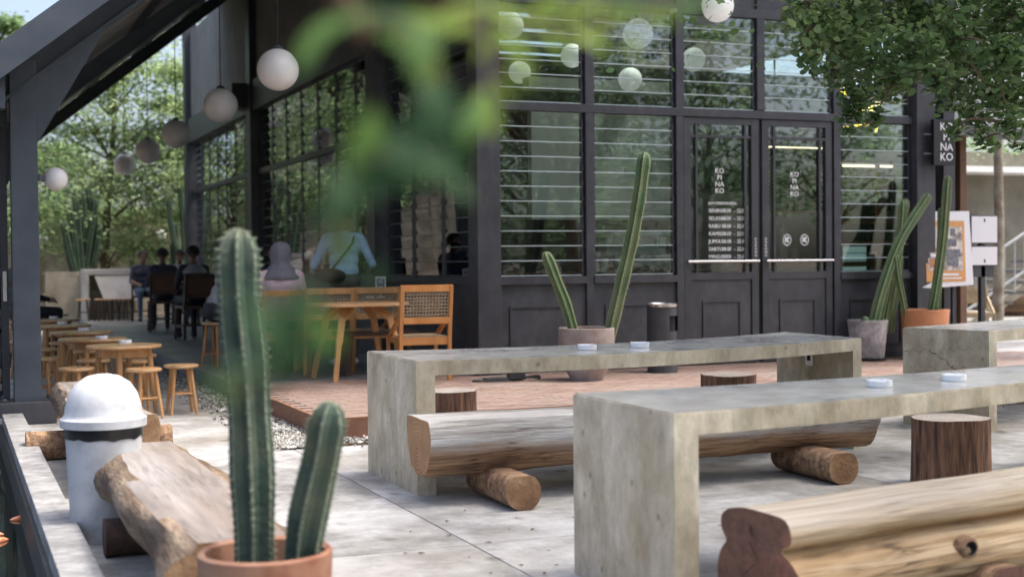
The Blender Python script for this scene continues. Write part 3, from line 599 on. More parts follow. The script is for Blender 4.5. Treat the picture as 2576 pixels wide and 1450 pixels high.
# ================================================================== THINGS INSIDE THE CAFE
t = thing('service_counter', 'dark counter with a wooden top inside the cafe behind the louvres', 'counter', (yp(1560, 690, 14.6).x, 14.6, TZ))
q = MB(); q.b2((-1.4, -.3, 0), (1.5, .3, .95)); q.build('counter_body', 'interior_dark', t); q = MB(); q.b2((-1.45, -.35, .95), (1.55, .35, 1.0)); q.build('counter_top', 'brown_paint', t)
t = thing('espresso_machine', 'steel espresso machine on the counter behind the second louvred window', 'coffee machine', (yp(1600, 660, 14.6).x, 14.6, TZ+1.0))
q = MB(); q.b2((-.4, -.22, .06), (.4, .22, .2)); q.b2((-.4, -.02, .2), (.4, .22, .42)); q.b2((-.42, -.25, .42), (.42, .24, .47)); q.build('machine_body', 'galvanised', t, bevel=.01)
for k in (-.22, .22):
    q = MB(); q.lathe([(.035, .3), (.035, .42)], 12, (k, -.12, 0)); q.tube([(k, -.14, .31), (k, -.3, .29)], .014, 8); q.build('group_head', 'chrome', t, smooth=40)
q = MB()
for sx in (-.34, .34):
    for sy in (-.17, .17): q.lathe([(.025, 0), (.025, .06)], 8, (sx, sy, 0))
q.build('feet', 'chrome', t)
for k, (x, lab) in enumerate(((yp(1500, 660, 14.45).x, 'white paper cup stack left of the espresso machine'), (yp(1520, 660, 14.45).x, 'short white paper cup stack beside the espresso machine'))):
    q = MB(); hh = (.24, .16)[k]; q.lathe([(.032, 0), (.042, hh-.05), (.045, hh-.05), (.045, hh)], 16); tag(q.build('cup_stack', 'white_paint', smooth=40, loc=(x, 14.45, TZ+1.0)), lab, 'cups')
t = thing('bar_counter', 'low bar counter with wooden rails seen through the right door', 'counter', (yp(2060, 660, 15.6).x, 15.6, TZ))
q = MB(); q.b2((-1.1, -.3, 0), (1.15, .3, .85)); q.build('counter_body', 'interior_pale', t)
for z in (.85, 1.02): q = MB(); q.b2((-1.15, -.35, z), (1.2, .35, z+.07)); q.build('counter_rail', 'interior_wood', t)
for x in (-1.1, 1.1): q = MB(); q.b2((x-.03, -.3, .92), (x+.03, .3, 1.02)); q.build('rail_block', 'interior_wood', t)
t = thing('pointed_ornament', 'pointed white ornament standing on the bar behind the right door', 'ornament', (yp(1972, 640, 15.4).x, 15.4, TZ+1.09))
q = MB(); q.tube([(0, 0, 0), (0, 0, .2), (0, 0, .4), (0, 0, .5)], [.05, .06, .045, .004], 12); q.build('blade', 'white_paint', t, smooth=60); q = MB(); q.lathe([(.09, 0), (.09, .02)], 14); q.build('foot', 'brown_paint', t)
q = MB(); q.lathe([(.05, 0), (.055, .15), (.05, .19)], 16); tag(q.build('white_jar', 'white_paint', smooth=40, loc=(yp(1998, 640, 15.4).x, 15.4, TZ+1.09)), 'small white jar beside the pointed ornament on the bar', 'jar')
t = thing('menu_board', 'black menu board in a thin wooden frame with white text lines and zigzag edge', 'menu', (*yp(2010, 450, 16.3).xy, yp(2010, 455, 16.3).z)); q = MB()
q.b2((-.52, 0, -.42), (.5, .03, .42)); q.build('board', 'sign_black', t)
q = MB()
for a, b in (((-.56, -.02, -.46), (-.52, .03, .46)), ((.5, -.02, -.46), (.54, .03, .46)), ((-.52, -.02, .42), (.5, .03, .46)), ((-.52, -.02, -.46), (.5, .03, -.42))): q.b2(a, b)
q.build('frame', 'interior_wood', t)
q = MB()
for k in range(11):
    z = .36-k*.07; wd = (.10, .32, .26, .22, .24, .25, 0, .22, .26, .24, .2)[k]
    if wd: q.b2((-.3, -.004, z), (-.3+wd, 0, z+.025)); q.b2((.36, -.004, z), (.42, 0, z+.025))
for k in range(13): q.add([(-.5, -.004, .36-k*.06), (-.42, -.004, .33-k*.06), (-.42, -.004, .315-k*.06), (-.5, -.004, .345-k*.06), (-.5, -.004, .30-k*.06), (-.5, -.004, .315-k*.06)], [(0, 3, 2, 1), (1, 2, 4, 5)])
q.build('text_lines', 'letter_white', t)
q = MB(); q.b2((-.5, -.015, .46), (.5, .02, .475)); q.build('added_light_strip', 'added_glow', t)  # glowing strip added to brighten the menu board
t = thing('hanger_rods', 'ceiling hangers of the menu board', 'hanger', (yp(2010, 450, 16.31).x, 16.31, yp(2010, 455, 16.3).z+.46)); q = MB(); q.b2((-.4, 0, 0), (-.38, .02, 1.7)); q.b2((.38, 0, 0), (.4, .02, 1.7)); q.build('rods', 'black_frame', t); t['label'] = 'thin black rods that hold the menu board from the ceiling'
SHX = yp(2205, 450, 15.9).x
t = thing('cup_shelf', 'wood framed back shelf with rows of cups behind the end window', 'shelf', (SHX, 15.9, TZ))
q = MB()
for x in (-.62, .02, .66): q.b2((x-.025, -.02, 0), (x+.025, .03, 2.5))
for z in (.9, 1.32, 1.62, 2.45): q.b2((-.645, -.015, z), (.685, .28, z+.05))
q.build('shelf_frame', 'interior_wood', t)
for z in (1.78, 2.1): q = MB(); q.b2((.045, 0, z), (.635, .26, z+.015)); q.build('shelf_board', 'interior_dark', t)
q = MB(); q.b2((-.645, .27, 0), (.685, .3, 2.5)); q.build('back_panel', 'interior_dark', t)
cm = [('koi', 2.115, .15), ('white_paint', 2.115, .37), ('white_paint', 2.115, .58), ('interior_wood', 1.795, .15), ('ceramic', 1.795, .37), ('ceramic', 1.795, .58)]
for k, (mt, z, x) in enumerate(cm):
    q = MB(); q.lathe([(.035, 0), (.055, .15), (.058, .15), (.058, .165)], 14)
    tag(q.build('paper_cup', mt, smooth=40, loc=(SHX+x, 15.98, TZ+z)), ('red', 'white', 'white', 'tan', 'pale', 'pale')[k]+' cup, '+('left', 'middle', 'right')[k % 3]+' on the '+('upper', 'lower')[k//3]+' row of the cup shelf', 'cup', 'cups on the back shelf')
q = MB(); q.b2((-.62, .10, 2.425), (.66, .14, 2.448)); q.build('added_light_strip', 'added_glow', t); q = MB(); q.b2((-.58, .24, .96), (0, .265, 1.30)); q.build('lit_panel', 'fridge_light', t)  # glowing strip under the top board is added to brighten the shelf
for z in (1.10, 1.2): q = MB(); q.b2((-.58, .0, z), (0, .24, z+.012)); q.build('glass_shelf', 'glass_edge', t)
nl = thing('neon_sign', 'yellow neon writing half hidden by leaves in the end window', 'neon sign', (yp(2170, 290, 13.6).x, 13.6, yp(2170, 300, 13.6).z))
for txt, x, z in (('or      as', 0, .30), ('idan', .1, .10), ('- --- y', .0, -.12)): lettering(txt, .24, (x, 0, z), 'neon_yellow', nl, rot=(R(90), R(-8), 0))
q = MB(); q.bar((-.5, .03, -.15), (.5, .03, -.02), .02, .03); q.b2((-.45, .02, .5), (-.43, .04, 1.83)); q.b2((.43, .02, .5), (.45, .04, 1.83)); q.b2((-.45, .02, -.14), (-.43, .04, .5)); q.b2((.43, .02, -.04), (.45, .04, .5)); q.build('sign_rail', 'black_frame', nl)
for k, (px, py, dia, lab) in enumerate(((1285, 65, 66, 'in the upper louvres right beside the corner column'), (1440, 140, 60, 'left of the first mullion in the upper louvres'), (1307, 182, 56, 'low behind the first upper louvre window'), (1605, 85, 76, 'high in the second upper louvre window'), (1585, 200, 60, 'low in the second upper louvre window'), (1745, 150, 60, 'above the left door leaf'), (1805, 15, 82, 'cut by the top transom above the door'), (1145, 120, 56, 'behind the side louvres by the corner'))):
    c = dp(px, py, F*.38/dia*(.80 if dia < 62 else .92)); x, y, z = c
    t = thing('pendant_globe', 'white globe lamp hanging inside the cafe, '+lab, 'lamp', (x, y, z), 0, 'globe lamps inside the cafe')
    q = MB(); q.sphere((0, 0, 0), .19*(.80 if dia < 62 else .92), 24, 14); q.build('globe', 'globe_lit', t, smooth=60)
    q = MB(); q.tube([(0, 0, .18), (0, 0, roofz(x)-z-.02)], .006, 6); q.lathe([(.03, .18), (.03, .22)], 10); q.build('cord', 'cable_black', t)

# ================================================================== HANGING GLOBES ON THE WALKWAY
for k, (x, y, lab) in enumerate(((2.95, 13.0, 'largest and nearest white globe lamp hanging over the walkway'), (2.98, 16.15, 'second nearest white globe lamp hanging over the walkway'), (3.03, 19.9, 'third globe lamp of the row, in front of the far end of the glass wall'), (3.06, 23.1, 'fourth globe lamp of the row, against the trees'), (3.05, 26.2, 'farthest globe lamp of the hanging row, against the trees'))):
    t = thing('hanging_globe', lab, 'lamp', (x, y, 3.15), 0, 'globe lamps hanging over the walkway')
    q = MB(); q.sphere((0, 0, 0), .2, 28, 18); q.build('globe', 'globe_white', t, smooth=60)
    q = MB(); q.lathe([(.045, .19), (.05, .215), (.02, .235)], 14); q.build('cap', 'steel_dark', t)
    q = MB(); q.tube([(0, 0, .23), (0, 0, roofz(x)-3.15-.0)], .006, 6); q.build('cable', 'cable_black', t)
p = dp(140, 450, 11.6)
t = thing('post_globe', 'small white globe lamp on a bracket of the dark post', 'lamp', p); q = MB(); q.sphere((0, 0, 0), .1, 24, 14); q.build('globe', 'globe_white', t, smooth=60)
q = MB(); q.bar((.69-p.x, 11.97-p.y, 0), (-.085, .03, 0), .035, .05); q.build('bracket', 'steel_dark', t)

# ================================================================== CONCRETE TABLES
def curved_table(label, nf, ff, x0, x1, skew=0.0):
    '''slab between the near edge nf(x) and the far edge ff(x), with a full-width panel leg at each end'''
    xm = (x0+x1)/2; base = Vector((xm, (nf(xm)+ff(xm))/2, 0)); t = thing('concrete_table', label, 'table', base, 0, 'curved concrete tables')
    def L(x, y): return (x-base.x, y-base.y)
    def part(name, pl, z0, z1, mats, keep):
        q = MB(); q.prism(pl, z0, z1, 0, 1 if len(mats) > 1 else 0); me = q.mesh(name, mats); bm = bmesh.new(); bm.from_mesh(me)
        bmesh.ops.bevel(bm, geom=[e for e in bm.edges if keep(e) and e.calc_face_angle(0) > .6], offset=.006, segments=2, affect='EDGES'); bm.to_mesh(me); bm.free(); return obj(name, me, t)
    n = 90; X = [x0+(x1-x0)*i/n for i in range(n+1)]; je = lambda x, k: .0022*fbm(x*23, k, x0)+.0015*fbm(x*60, k, 3)
    part('tabletop', [L(x, nf(x)+je(x, 1)) for x in X]+[L(x+skew, ff(x+skew)+je(x, 5)) for x in X[::-1]], .667, .75, ['table_concrete', 'table_top'], lambda e: all(v.co.z > .7 for v in e.verts))
    for a in (x0, x1-.105):
        part('leg_panel', [L(a, nf(a)), L(a+.105, nf(a+.105)), L(a+.105+skew, ff(a+.105+skew)), L(a+skew, ff(a+skew))], 0, .667, ['table_concrete'], lambda e: False)
    return t, base
t1, b1 = curved_table('curved concrete table nearest the camera with two white ashtrays', lambda x: 4.27+.09*(x-2.37)+.05*(x-2.37)**2, lambda x: 5.12+.05*(x-2.6)**2, 2.38, 5.75)
t2, b2_ = curved_table('curved concrete table behind the log bench with an outlet on its right leg', lambda x: 7.12+.095*(x-3.25)**2, lambda x: 8.02+.118*(x-3.45)**2, 2.385, 5.765)
nf3, ff3 = (lambda x: 7.936+.35*(x-7.06)+.03*(x-7.06)**2), (lambda x: 8.69+.33*(x-6.88)+.03*(x-6.88)**2)
t3, b3 = curved_table('curved concrete table at the right edge with cracked end panel', nf3, ff3, 7.06, 10.2, -.18)
q = MB(); q.box((0, 0, 0), (.012, .09, .12)); o = q.build('outlet', 'white_paint', t2, bevel=.003); o.location = (5.66-.007-b2_.x, 8.17-b2_.y, .595)
q = MB(); q.box((0, 0, 0), (.008, .035, .05)); h = q.build('socket', 'dark_hole', o); h.location = (-.006, 0, 0)
# cracks and cast marks on the end panel of the right table
rc = random.Random(5)
def crack(f0, z0, f1, z1, w_):
    q = MB(); n = 12; vs = []
    for i in range(n+1):
        f = f0+(f1-f0)*i/n; z = z0+(z1-z0)*i/n+rc.uniform(-.014, .014); p = Vector((7.06-.18*f-.0025, nf3(7.06)+(ff3(6.88)-nf3(7.06))*f, 0))-b3; ww = w_*rc.uniform(.4, 1.3)
        vs += [(p.x, p.y, z-ww), (p.x, p.y, z+ww)]
    q.add(vs, [(2*i, 2*i+1, 2*i+3, 2*i+2) for i in range(n)]); q.build('crack', 'bark_light', t3)
crack(.98, .56, .70, .585, .0025); crack(.70, .585, .52, .53, .004); crack(.52, .53, .38, .45, .006); crack(.38, .45, .05, .40, .0035); crack(.45, .60, .18, .61, .0016); crack(.80, .46, .6, .45, .0018); crack(.85, .42, .55, .425, .0018)
def ashtray(x, y, z, label, s=1.0):
    q = MB(); q.lathe([(.052, 0), (.056, .004), (.056, .036), (.052, .038), (.046, .036), (.044, .010), (.001, .008)], 28)
    for a in (.6, 2.7, 4.8): q.box((.051*math.cos(a), .051*math.sin(a), .038), (.014, .012, .004), None, 0, Matrix.Rotation(a, 3, 'Z'))
    o = q.build('ashtray', 'ceramic', smooth=40); o.location = (x, y, z); o.scale = (s, s, s*.82); tag(o, label, 'ashtray', 'white ashtrays')
for px, py, z, lab, s in ((1477, 879, .75, 'left white ashtray on the middle concrete table', 1.05), (1610, 873, .75, 'right white ashtray on the middle concrete table', 1.05), (2213, 972, .75, 'left white ashtray on the nearest concrete table', .95), (2400, 957, .75, 'right white ashtray on the nearest concrete table', .95)):
    p = gp(px, py, z); ashtray(p.x, p.y, z, lab, s)

# ================================================================== LOGS
def half_log(q, L, r, cut, seed, amp=.10, n=28, m=26, oval=1.0, taper=0, warp=.02, lobes=None):
    """log along local x, axis at z=0, sawn flat at z=cut; slots: 0 side, 1 ends, 2 sawn top"""
    rings = []
    for i in range(m+1):
        x = L*i/m; ring = []; cy = warp*fbm(x*.9, seed, 3); rr = r*(1-taper*i/m)
        for k in range(n):
            a = 2*math.pi*k/n; f = 1+amp*fbm(x*1.3+seed, math.cos(a)*1.2, math.sin(a)*1.2+seed)+amp*.35*fbm(x*5, math.cos(a)*4+seed, math.sin(a)*4)
            if lobes: f *= lobes(a)
            y, z = cy+rr*oval*f*math.cos(a), rr*f*math.sin(a); ring.append((x, y, min(z, cut+.004*fbm(x*3, y*6, seed)) if cut is not None else z))
        rings.append(ring)
    vs = [v for rg in rings for v in rg]; fs = []; ms = []
    for i in range(m):
        for k in range(n):
            f = (i*n+k, (i+1)*n+k, (i+1)*n+(k+1) % n, i*n+(k+1) % n); fs.append(f)
            ms.append(2 if cut is not None and all(vs[j][2] > cut-.006 for j in f) else 0)
    fs += [tuple(range(n)), tuple(m*n+k for k in range(n))[::-1]]; ms += [1, 1]
    return q.add(vs, fs, ms)
def log_bench(label, p, rz, L, r, top, mats, supports, seed, group='log benches', oval=1.0, amp=.10, smat=('log_dark', 'end_wood_dark'), sr=.10, slen=.62, lobes=None, cutfrac=.45, taper=0, sshift=0):
    t = thing('log_bench', label, 'bench', (p[0], p[1], 0), rz, group); cut = r*cutfrac
    q = MB(); half_log(q, L, r, cut, seed, amp=amp, oval=oval, lobes=lobes, taper=taper); q.v = [(x, y, z+top-cut) for x, y, z in q.v]; lg = q.build('log', mats, t, smooth=45)
    for x in supports:
        if isinstance(x, tuple): x, slen, sshift = x
        s = MB(); half_log(s, slen, sr, sr*.85, seed+x*7, amp=.08, m=8, n=22); zz = min(sr*.96, top-cut-r*.9-sr*.6)
        s.v = [(x-b, a-slen/2+sshift, max(.002, c+max(zz, sr*.9))) for a, b, c in s.v]; so_ = s.build('support_log', [smat[0], smat[1], smat[0]], t, smooth=45)
    return t, lg
# middle bench (behind the nearest table)
lt2, lg = log_bench('half-log bench with pale weathered top between the two curved tables', (2.33, 7.0), R(-1), 2.85, .215, .455, ['log_bleached', 'end_grain', 'log_bleached'], (.42, 2.40), 11, oval=1.0, amp=.16, sshift=-.16, smat=('log_side', 'end_wood'))
# nearest bench at the lower right: two grown-together stems
SEC3 = [(.13, .432), (.05, .445), (-.08, .442), (-.15, .43), (-.178, .388), (-.170, .35), (-.128, .325), (-.185, .285), (-.238, .22), (-.215, .155), (-.13, .112), (0, .10), (.12, .112), (.18, .16), (.19, .22), (.17, .285), (.14, .322), (.165, .36), (.165, .405)]
lt1 = thing('log_bench', 'pale double-stem log bench with dark painted end at the lower right', 'bench', (2.52, 3.97, 0), R(10.5), 'log benches')
q = MB(); m_ = 40; ns = len(SEC3)*3; vs = []
cl_ = smooth_path([Vector((0, y, z)) for y, z in SEC3+SEC3[:1]], 3)[:-1]
for i in range(m_+1):
    x = 3.2*i/m_
    for k, c in enumerate(cl_):
        f_ = 1+.05*fbm(x*1.1, c.y*5, c.z*5+3)+.02*fbm(x*4, c.y*14, c.z*14); vs.append((x+.006*fbm(c.y*9, c.z*9, 4)*(i == 0), c.y*f_+.02*fbm(x*.8, 7, 0), .27+(c.z-.27)*(f_ if c.z < .40 else 1)+.006*fbm(x*2, c.y*4, 9)))
nn_ = len(cl_); q.add(vs, [(i*nn_+k, (i+1)*nn_+k, (i+1)*nn_+(k+1) % nn_, i*nn_+(k+1) % nn_) for i in range(m_) for k in range(nn_)], 0); q.f = [f[::-1] for f in q.f]
q.f += [tuple(range(nn_)), tuple(m_*nn_+k for k in range(nn_))[::-1]]; q.m += [1, 1]
lg = q.build('log', ['log_bleached_pale', 'log_painted_end'], lt1, smooth=50)
for x in (.95, 2.7):
    s_ = MB(); half_log(s_, .60, .11, .09, x*5, amp=.08, m=8, n=22); s_.v = [(x-b, a-.30, max(.002, c+.09)) for a, b, c in s_.v]; s_.build('support_log', ['log_side', 'log_painted_end', 'log_side'], lt1, smooth=45)
q = MB(); rc = random.Random(8)
for (y0, z0, y1, z1, w_) in ((.0, .35, .02, .40, .004), (.02, .34, -.03, .27, .003), (-.01, .27, .06, .2, .002), (-.02, .25, -.12, .19, .002)):
    vs = []
    for i in range(7):
        u = i/6; y, z = y0+(y1-y0)*u+rc.uniform(-.005, .005), z0+(z1-z0)*u; ww = w_*math.sin(math.pi*(.1+.85*u)); vs += [(-.008, y-ww, z), (-.008, y+ww, z)]
    q.add(vs, [(2*i, 2*i+1, 2*i+3, 2*i+2) for i in range(6)])
q.build('drying_cracks', 'dark_hole', lg)
kn = MB(); pk = Vector((.82, -.215, .255)); n_ = 18
for i, (rr, dd) in enumerate(((.046, .01), (.036, -.022), (.026, -.026), (.016, .0))):
    kn.v += [(pk.x+math.cos(2*math.pi*k/n_)*rr*1.25, pk.y+dd, pk.z+math.sin(2*math.pi*k/n_)*rr) for k in range(n_)]
for i in range(3): kn.f += [(i*n_+k, i*n_+(k+1) % n_, (i+1)*n_+(k+1) % n_, (i+1)*n_+k) for k in range(n_)]; kn.m += [[0, 0, 1][i]]*n_
kn.f.append(tuple(3*n_+k for k in range(n_))); kn.m.append(1); kn.build('knot', ['log_side', 'dark_hole'], lg, smooth=50)
# bench at the far right, partly behind the nearest table
log_bench('reddish log bench end under the right part of the nearest table', (6.15, 6.35), R(20), 2.6, .19, .43, ['log_side', 'end_wood_dark', 'log_weather'], (.5, 2.0), 31)
# benches on the left beside the pond
log_bench('live-edge slab bench with rough bark side beside the white bin', (.865, 6.92), R(-90), 2.58, .165, .42, ['bark_light', 'end_wood', 'log_slab_top'], ((.62, .55, .03), (2.2, .7, 0)), 47, amp=.24, smat=('log_dark', 'end_wood_dark'), slen=.72, sr=.09, oval=1.5, sshift=-.02, cutfrac=.72)
log_bench('rough log bench half hidden behind the white bin', (.88, 10.42), R(-90), 2.5, .22, .45, ['bark_light', 'end_wood', 'log_slab_top'], ((.78, .95, .05), (1.95, .34, .08)), 53, amp=.20, smat=('log_side', 'end_wood'), slen=.95, sr=.105, sshift=.05)
# reddish log on the right behind the sign stand
p = gp(2385, 812, .02); log_bench('smooth reddish log bench at the foot of the stairs', (p.x-1.2, p.y+1.0), R(-20), 4.6, .22, .53, ['log_side', 'end_wood_dark', 'log_side'], (.6, 3.8), 61, cutfrac=.9, amp=.05)
def stump(x, y, z, r, h, label, seed):
    t = thing('stump_stool', label, 'stool', (x, y, z), seed, 'stump stools'); n = 36; q = MB(); rows = 7; vs = []
    for i in range(rows+1):
        zz = h*i/rows
        for k in range(n):
            a = 2*math.pi*k/n; f = 1+.06*fbm(math.cos(a)*1.5+seed, math.sin(a)*1.5, 0)+.035*fbm(math.cos(a)*9, math.sin(a)*9, seed+zz*.6)+.04*(1-i/rows)**3
            vs.append((r*f*math.cos(a), r*f*math.sin(a), zz+(.006*fbm(a, seed, 1) if i == rows else 0)))
    q.add(vs, [(i*n+k, i*n+(k+1) % n, (i+1)*n+(k+1) % n, (i+1)*n+k) for i in range(rows) for k in range(n)]+[tuple(range(n))[::-1]]); q.build('trunk_section', 'stump_bark', t, smooth=50)
    q = MB(); q.add([(x_, y_, z_+.001) for x_, y_, z_ in vs[rows*n:]], [tuple(range(n))]); q.build('sawn_top', 'end_grain_top', t)
stump(5.25, 6.22, 0, .215, .385, 'dark red stump stool in front of the nearest table, at the right', 1.0)
stump(3.22, 8.98, 0, .19, .40, 'stump stool behind the left part of the middle table', 2.3)
stump(5.60, 9.18, 0, .215, .40, 'stump stool behind the right part of the middle table', 3.7)

# ================================================================== BINS
p = gp(225, 1370, 0); t = thing('white_bin', 'white plastic litter bin with domed lid beside the pond', 'bin', (p.x+.085, p.y+.13, 0))
q = MB(); q.lathe([(.150, 0), (.155, .01), (.178, .545), (.17, .545), (.15, .02)], 40, cap=False); q.add([(.15*math.cos(a*math.pi/20), .15*math.sin(a*math.pi/20), .004) for a in range(40)], [tuple(range(40))]); q.build('body', 'bin_white', t, smooth=40)
q = MB(); n_ = 40; vs = []
for i, (r_, z_) in enumerate(((.1795, .485), (.181, .54), (.186, .553), (.17, .553))):
    for k in range(n_): vs.append(((r_+.004*fbm(k*.9, i, 2))*math.cos(2*math.pi*k/n_), (r_+.004*fbm(k*.9, i, 2))*math.sin(2*math.pi*k/n_), z_+(.022*fbm(k*.5, 1, 0) if i == 0 else 0)))
q.add(vs, [(i*n_+k, i*n_+(k+1) % n_, (i+1)*n_+(k+1) % n_, (i+1)*n_+k) for i in range(3) for k in range(n_)]); q.build('bin_bag', 'bin_bag', t, smooth=60)
q = MB(); q.lathe([(.186, .535), (.198, .537), (.200, .575), (.185, .585), (.178, .60), (.175, .63), (.158, .69), (.125, .74), (.075, .772), (.03, .782), (.002, .784)], 44); q.build('domed_lid', 'bin_white', t, smooth=35)
t = thing('black_bin', 'black cylindrical ashtray bin standing before the cafe facade', 'bin', (6.68, 12.22, TZ))
q = MB(); n_ = 48; hw = 5
prof = [(.155, 0), (.155, .42), (.155, .575), (.155, .68)]
vs = [(r_*math.cos(2*math.pi*k/n_), r_*math.sin(2*math.pi*k/n_), z_) for r_, z_ in prof for k in range(n_)]
a_open = R(-55); fs = []
for i in range(3):
    for k in range(n_):
        am = 2*math.pi*(k+.5)/n_; dd = abs((am-a_open+math.pi) % (2*math.pi)-math.pi)
        if i == 1 and dd < R(38): continue
        fs.append((i*n_+k, i*n_+(k+1) % n_, (i+1)*n_+(k+1) % n_, (i+1)*n_+k))
q.add(vs, fs+[tuple(range(n_))[::-1]]); q.build('body', 'bin_grey', t, smooth=40)
q = MB(); q.lathe([(.13, .38), (.13, .62)], 30); q.build('liner', 'dark_hole', t, smooth=40)
q = MB(); q.lathe([(.165, .665), (.168, .69), (.15, .70), (.14, .685), (.001, .68)], 40); q.build('ash_pan', 'chrome', t, smooth=35)

# ================================================================== CACTI IN POTS
def rib_sec(nr):
    s = []
    for k in range(nr):
        a = 2*math.pi*k/nr; w_ = 2*math.pi/nr
        s += [(a-.5*w_, .70, 0), (a-.24*w_, .86, 0), (a-.075*w_, 1.0, 1), (a+.075*w_, 1.0, 0), (a+.24*w_, .86, 0)]
    return s
def cactus_stem(path, r, parent, nr=6, mats=('cactus_green', 'cactus_rib'), name='stem', spines=True, tipcut=.9):
    pth = smooth_path(path, 16 if len(path) < 4 else 10); n = len(pth); L = sum((pth[i+1]-pth[i]).length for i in range(n-1)); d = 0; rad = []
    for i in range(n):
        if i: d += (pth[i]-pth[i-1]).length
        e = max(0, 1-(L-d)/(r*1.5)); rr = r*(.90+.10*min(1, d/(L*.3)))*(1+.04*math.sin(d*17+L*9))
        rad.append(max(.004, rr*math.sqrt(max(0, 1-e*e))*1.0))
    tip = [i for i in range(n) if rad[i] < r*.6]
    dirn = (pth[-1]-pth[-2]).normalized(); base_pts = [p for i, p in enumerate(pth) if i not in tip]; base_r = [rad[i] for i in range(n) if i not in tip]
    for e, f in ((.35, .93), (.7, .75), (.92, .45), (1.0, .12)): base_pts.append(pth[-1]-dirn*r*1.4*(1-e)); base_r.append(r*f)
    k = [i for i in range(len(base_pts)-4) if (pth[-1]-base_pts[i]).dot(dirn) > r*1.0]; base_pts = [base_pts[i] for i in k]+base_pts[-4:]; base_r = [base_r[i] for i in k]+base_r[-4:]
    q = MB(); q.tube(base_pts, base_r, sec=rib_sec(nr)); o = q.build(name, list(mats), parent, smooth=50)
    if spines:
        s = MB(); rs = random.Random(int(L*1000)); sec = rib_sec(nr); m_ = len(sec)
        vv = q.v; rows_ = len(vv)//m_
        for i in range(0, rows_):
            ctr = sum((Vector(vv[i*m_+k]) for k in range(m_)), Vector())/m_
            for k in range(nr):
                p0 = Vector(vv[i*m_+k*5+2])*.5+Vector(vv[i*m_+k*5+3])*.5
                s.add([p0+Vector(d_)*.005 for d_ in ((1, 0, 0), (0, 1, 0), (-1, 0, 0), (0, -1, 0), (0, 0, 1), (0, 0, -1))], [(0, 1, 4), (1, 2, 4), (2, 3, 4), (3, 0, 4), (1, 0, 5), (2, 1, 5), (3, 2, 5), (0, 3, 5)])
                for _ in range(4):
                    dv = ((p0-ctr).normalized()+Vector((rs.uniform(-.8, .8), rs.uniform(-.8, .8), rs.uniform(-.6, .6)))).normalized(); e = p0+dv*r*rs.uniform(.14, .30); sd = dv.orthogonal().normalized()*.0013
                    s.add([p0-sd, p0+sd, e], [(0, 1, 2)])
        stuff(s.build('spines', mats[1], o))
    return o
def pot(t, prof, mat, soil_r, soil_z, n=48, name='pot'):
    q = MB(); q.lathe(prof, n, cap=False); q.add([(prof[0][0]*math.cos(2*math.pi*k/n), prof[0][0]*math.sin(2*math.pi*k/n), prof[0][1]) for k in range(n)], [tuple(range(n))[::-1]]); q.build(name, mat, t, smooth=40)
    q = MB(); q.add([(soil_r*math.cos(2*math.pi*k/n), soil_r*math.sin(2*math.pi*k/n), soil_z+.01*fbm(k*.7, 2, 1)) for k in range(n)]+[(0, 0, soil_z+.015)], [(k, (k+1) % n, n) for k in range(n)]); q.build('soil', 'pot_soil', t, smooth=60)
def rel(pts, base): return [Vector(p)-Vector(base) for p in pts]
# front terracotta pot
fp = gp(667, 1412, .435); fp = Vector((fp.x, fp.y+.03, 0)); fd = 4.05
pc = dp(667, 1385, fd); fp = Vector((pc.x, pc.y, 0)); RZ = pc.z
t = thing('terracotta_pot', 'terracotta pot with two tall dark cactus stems in the foreground', 'potted cactus', fp)
pot(t, [(.15, 0), (.175, .02), (.196, RZ-.06), (.198, RZ), (.190, RZ+.008), (.176, RZ), (.168, RZ-.06), (.150, .1)], 'pot_terracotta', .171, RZ-.075)
def at_(x, y, d): return dp(x, y, d)-fp
cactus_stem([at_(640, 1440, fd+.02), at_(637, 1250, fd+.02), at_(622, 950, fd+.02), at_(602, 760, fd), at_(597, 577, fd)], .066, t, 7, ('cactus_blue', 'cactus_rib_blue'), spines=True)
cactus_stem([at_(755, 1440, fd-.02), at_(775, 1300, fd-.03), at_(812, 1130, fd-.05), at_(832, 1012, fd-.07)], .058, t, 6, ('cactus_blue', 'cactus_rib_blue'), spines=True)
# grey bowl in front of the louvres
bp = Vector((5.62, 11.78, TZ)); t = thing('bowl_planter', 'grey-brown bowl planter with one short and one tall leaning cactus', 'potted cactus', bp)
pot(t, [(.155, 0), (.16, .02), (.225, .13), (.262, .27), (.268, .30), (.268, .495), (.262, .50), (.248, .495), (.246, .40)], 'pot_bowl', .25, .46)
by = bp.y
def on(x, y, Y, base): return yp(x, y, Y)-base
cactus_stem([on(1448, 850, by, bp), on(1425, 770, by, bp), on(1398, 700, by, bp), on(1372, 634, by, bp)], .056, t, 6)
cactus_stem([on(1532, 850, by-.05, bp), on(1553, 760, by-.06, bp), on(1585, 620, by-.08, bp), on(1607, 500, by-.1, bp), on(1622, 382, by-.1, bp)], .072, t, 6)
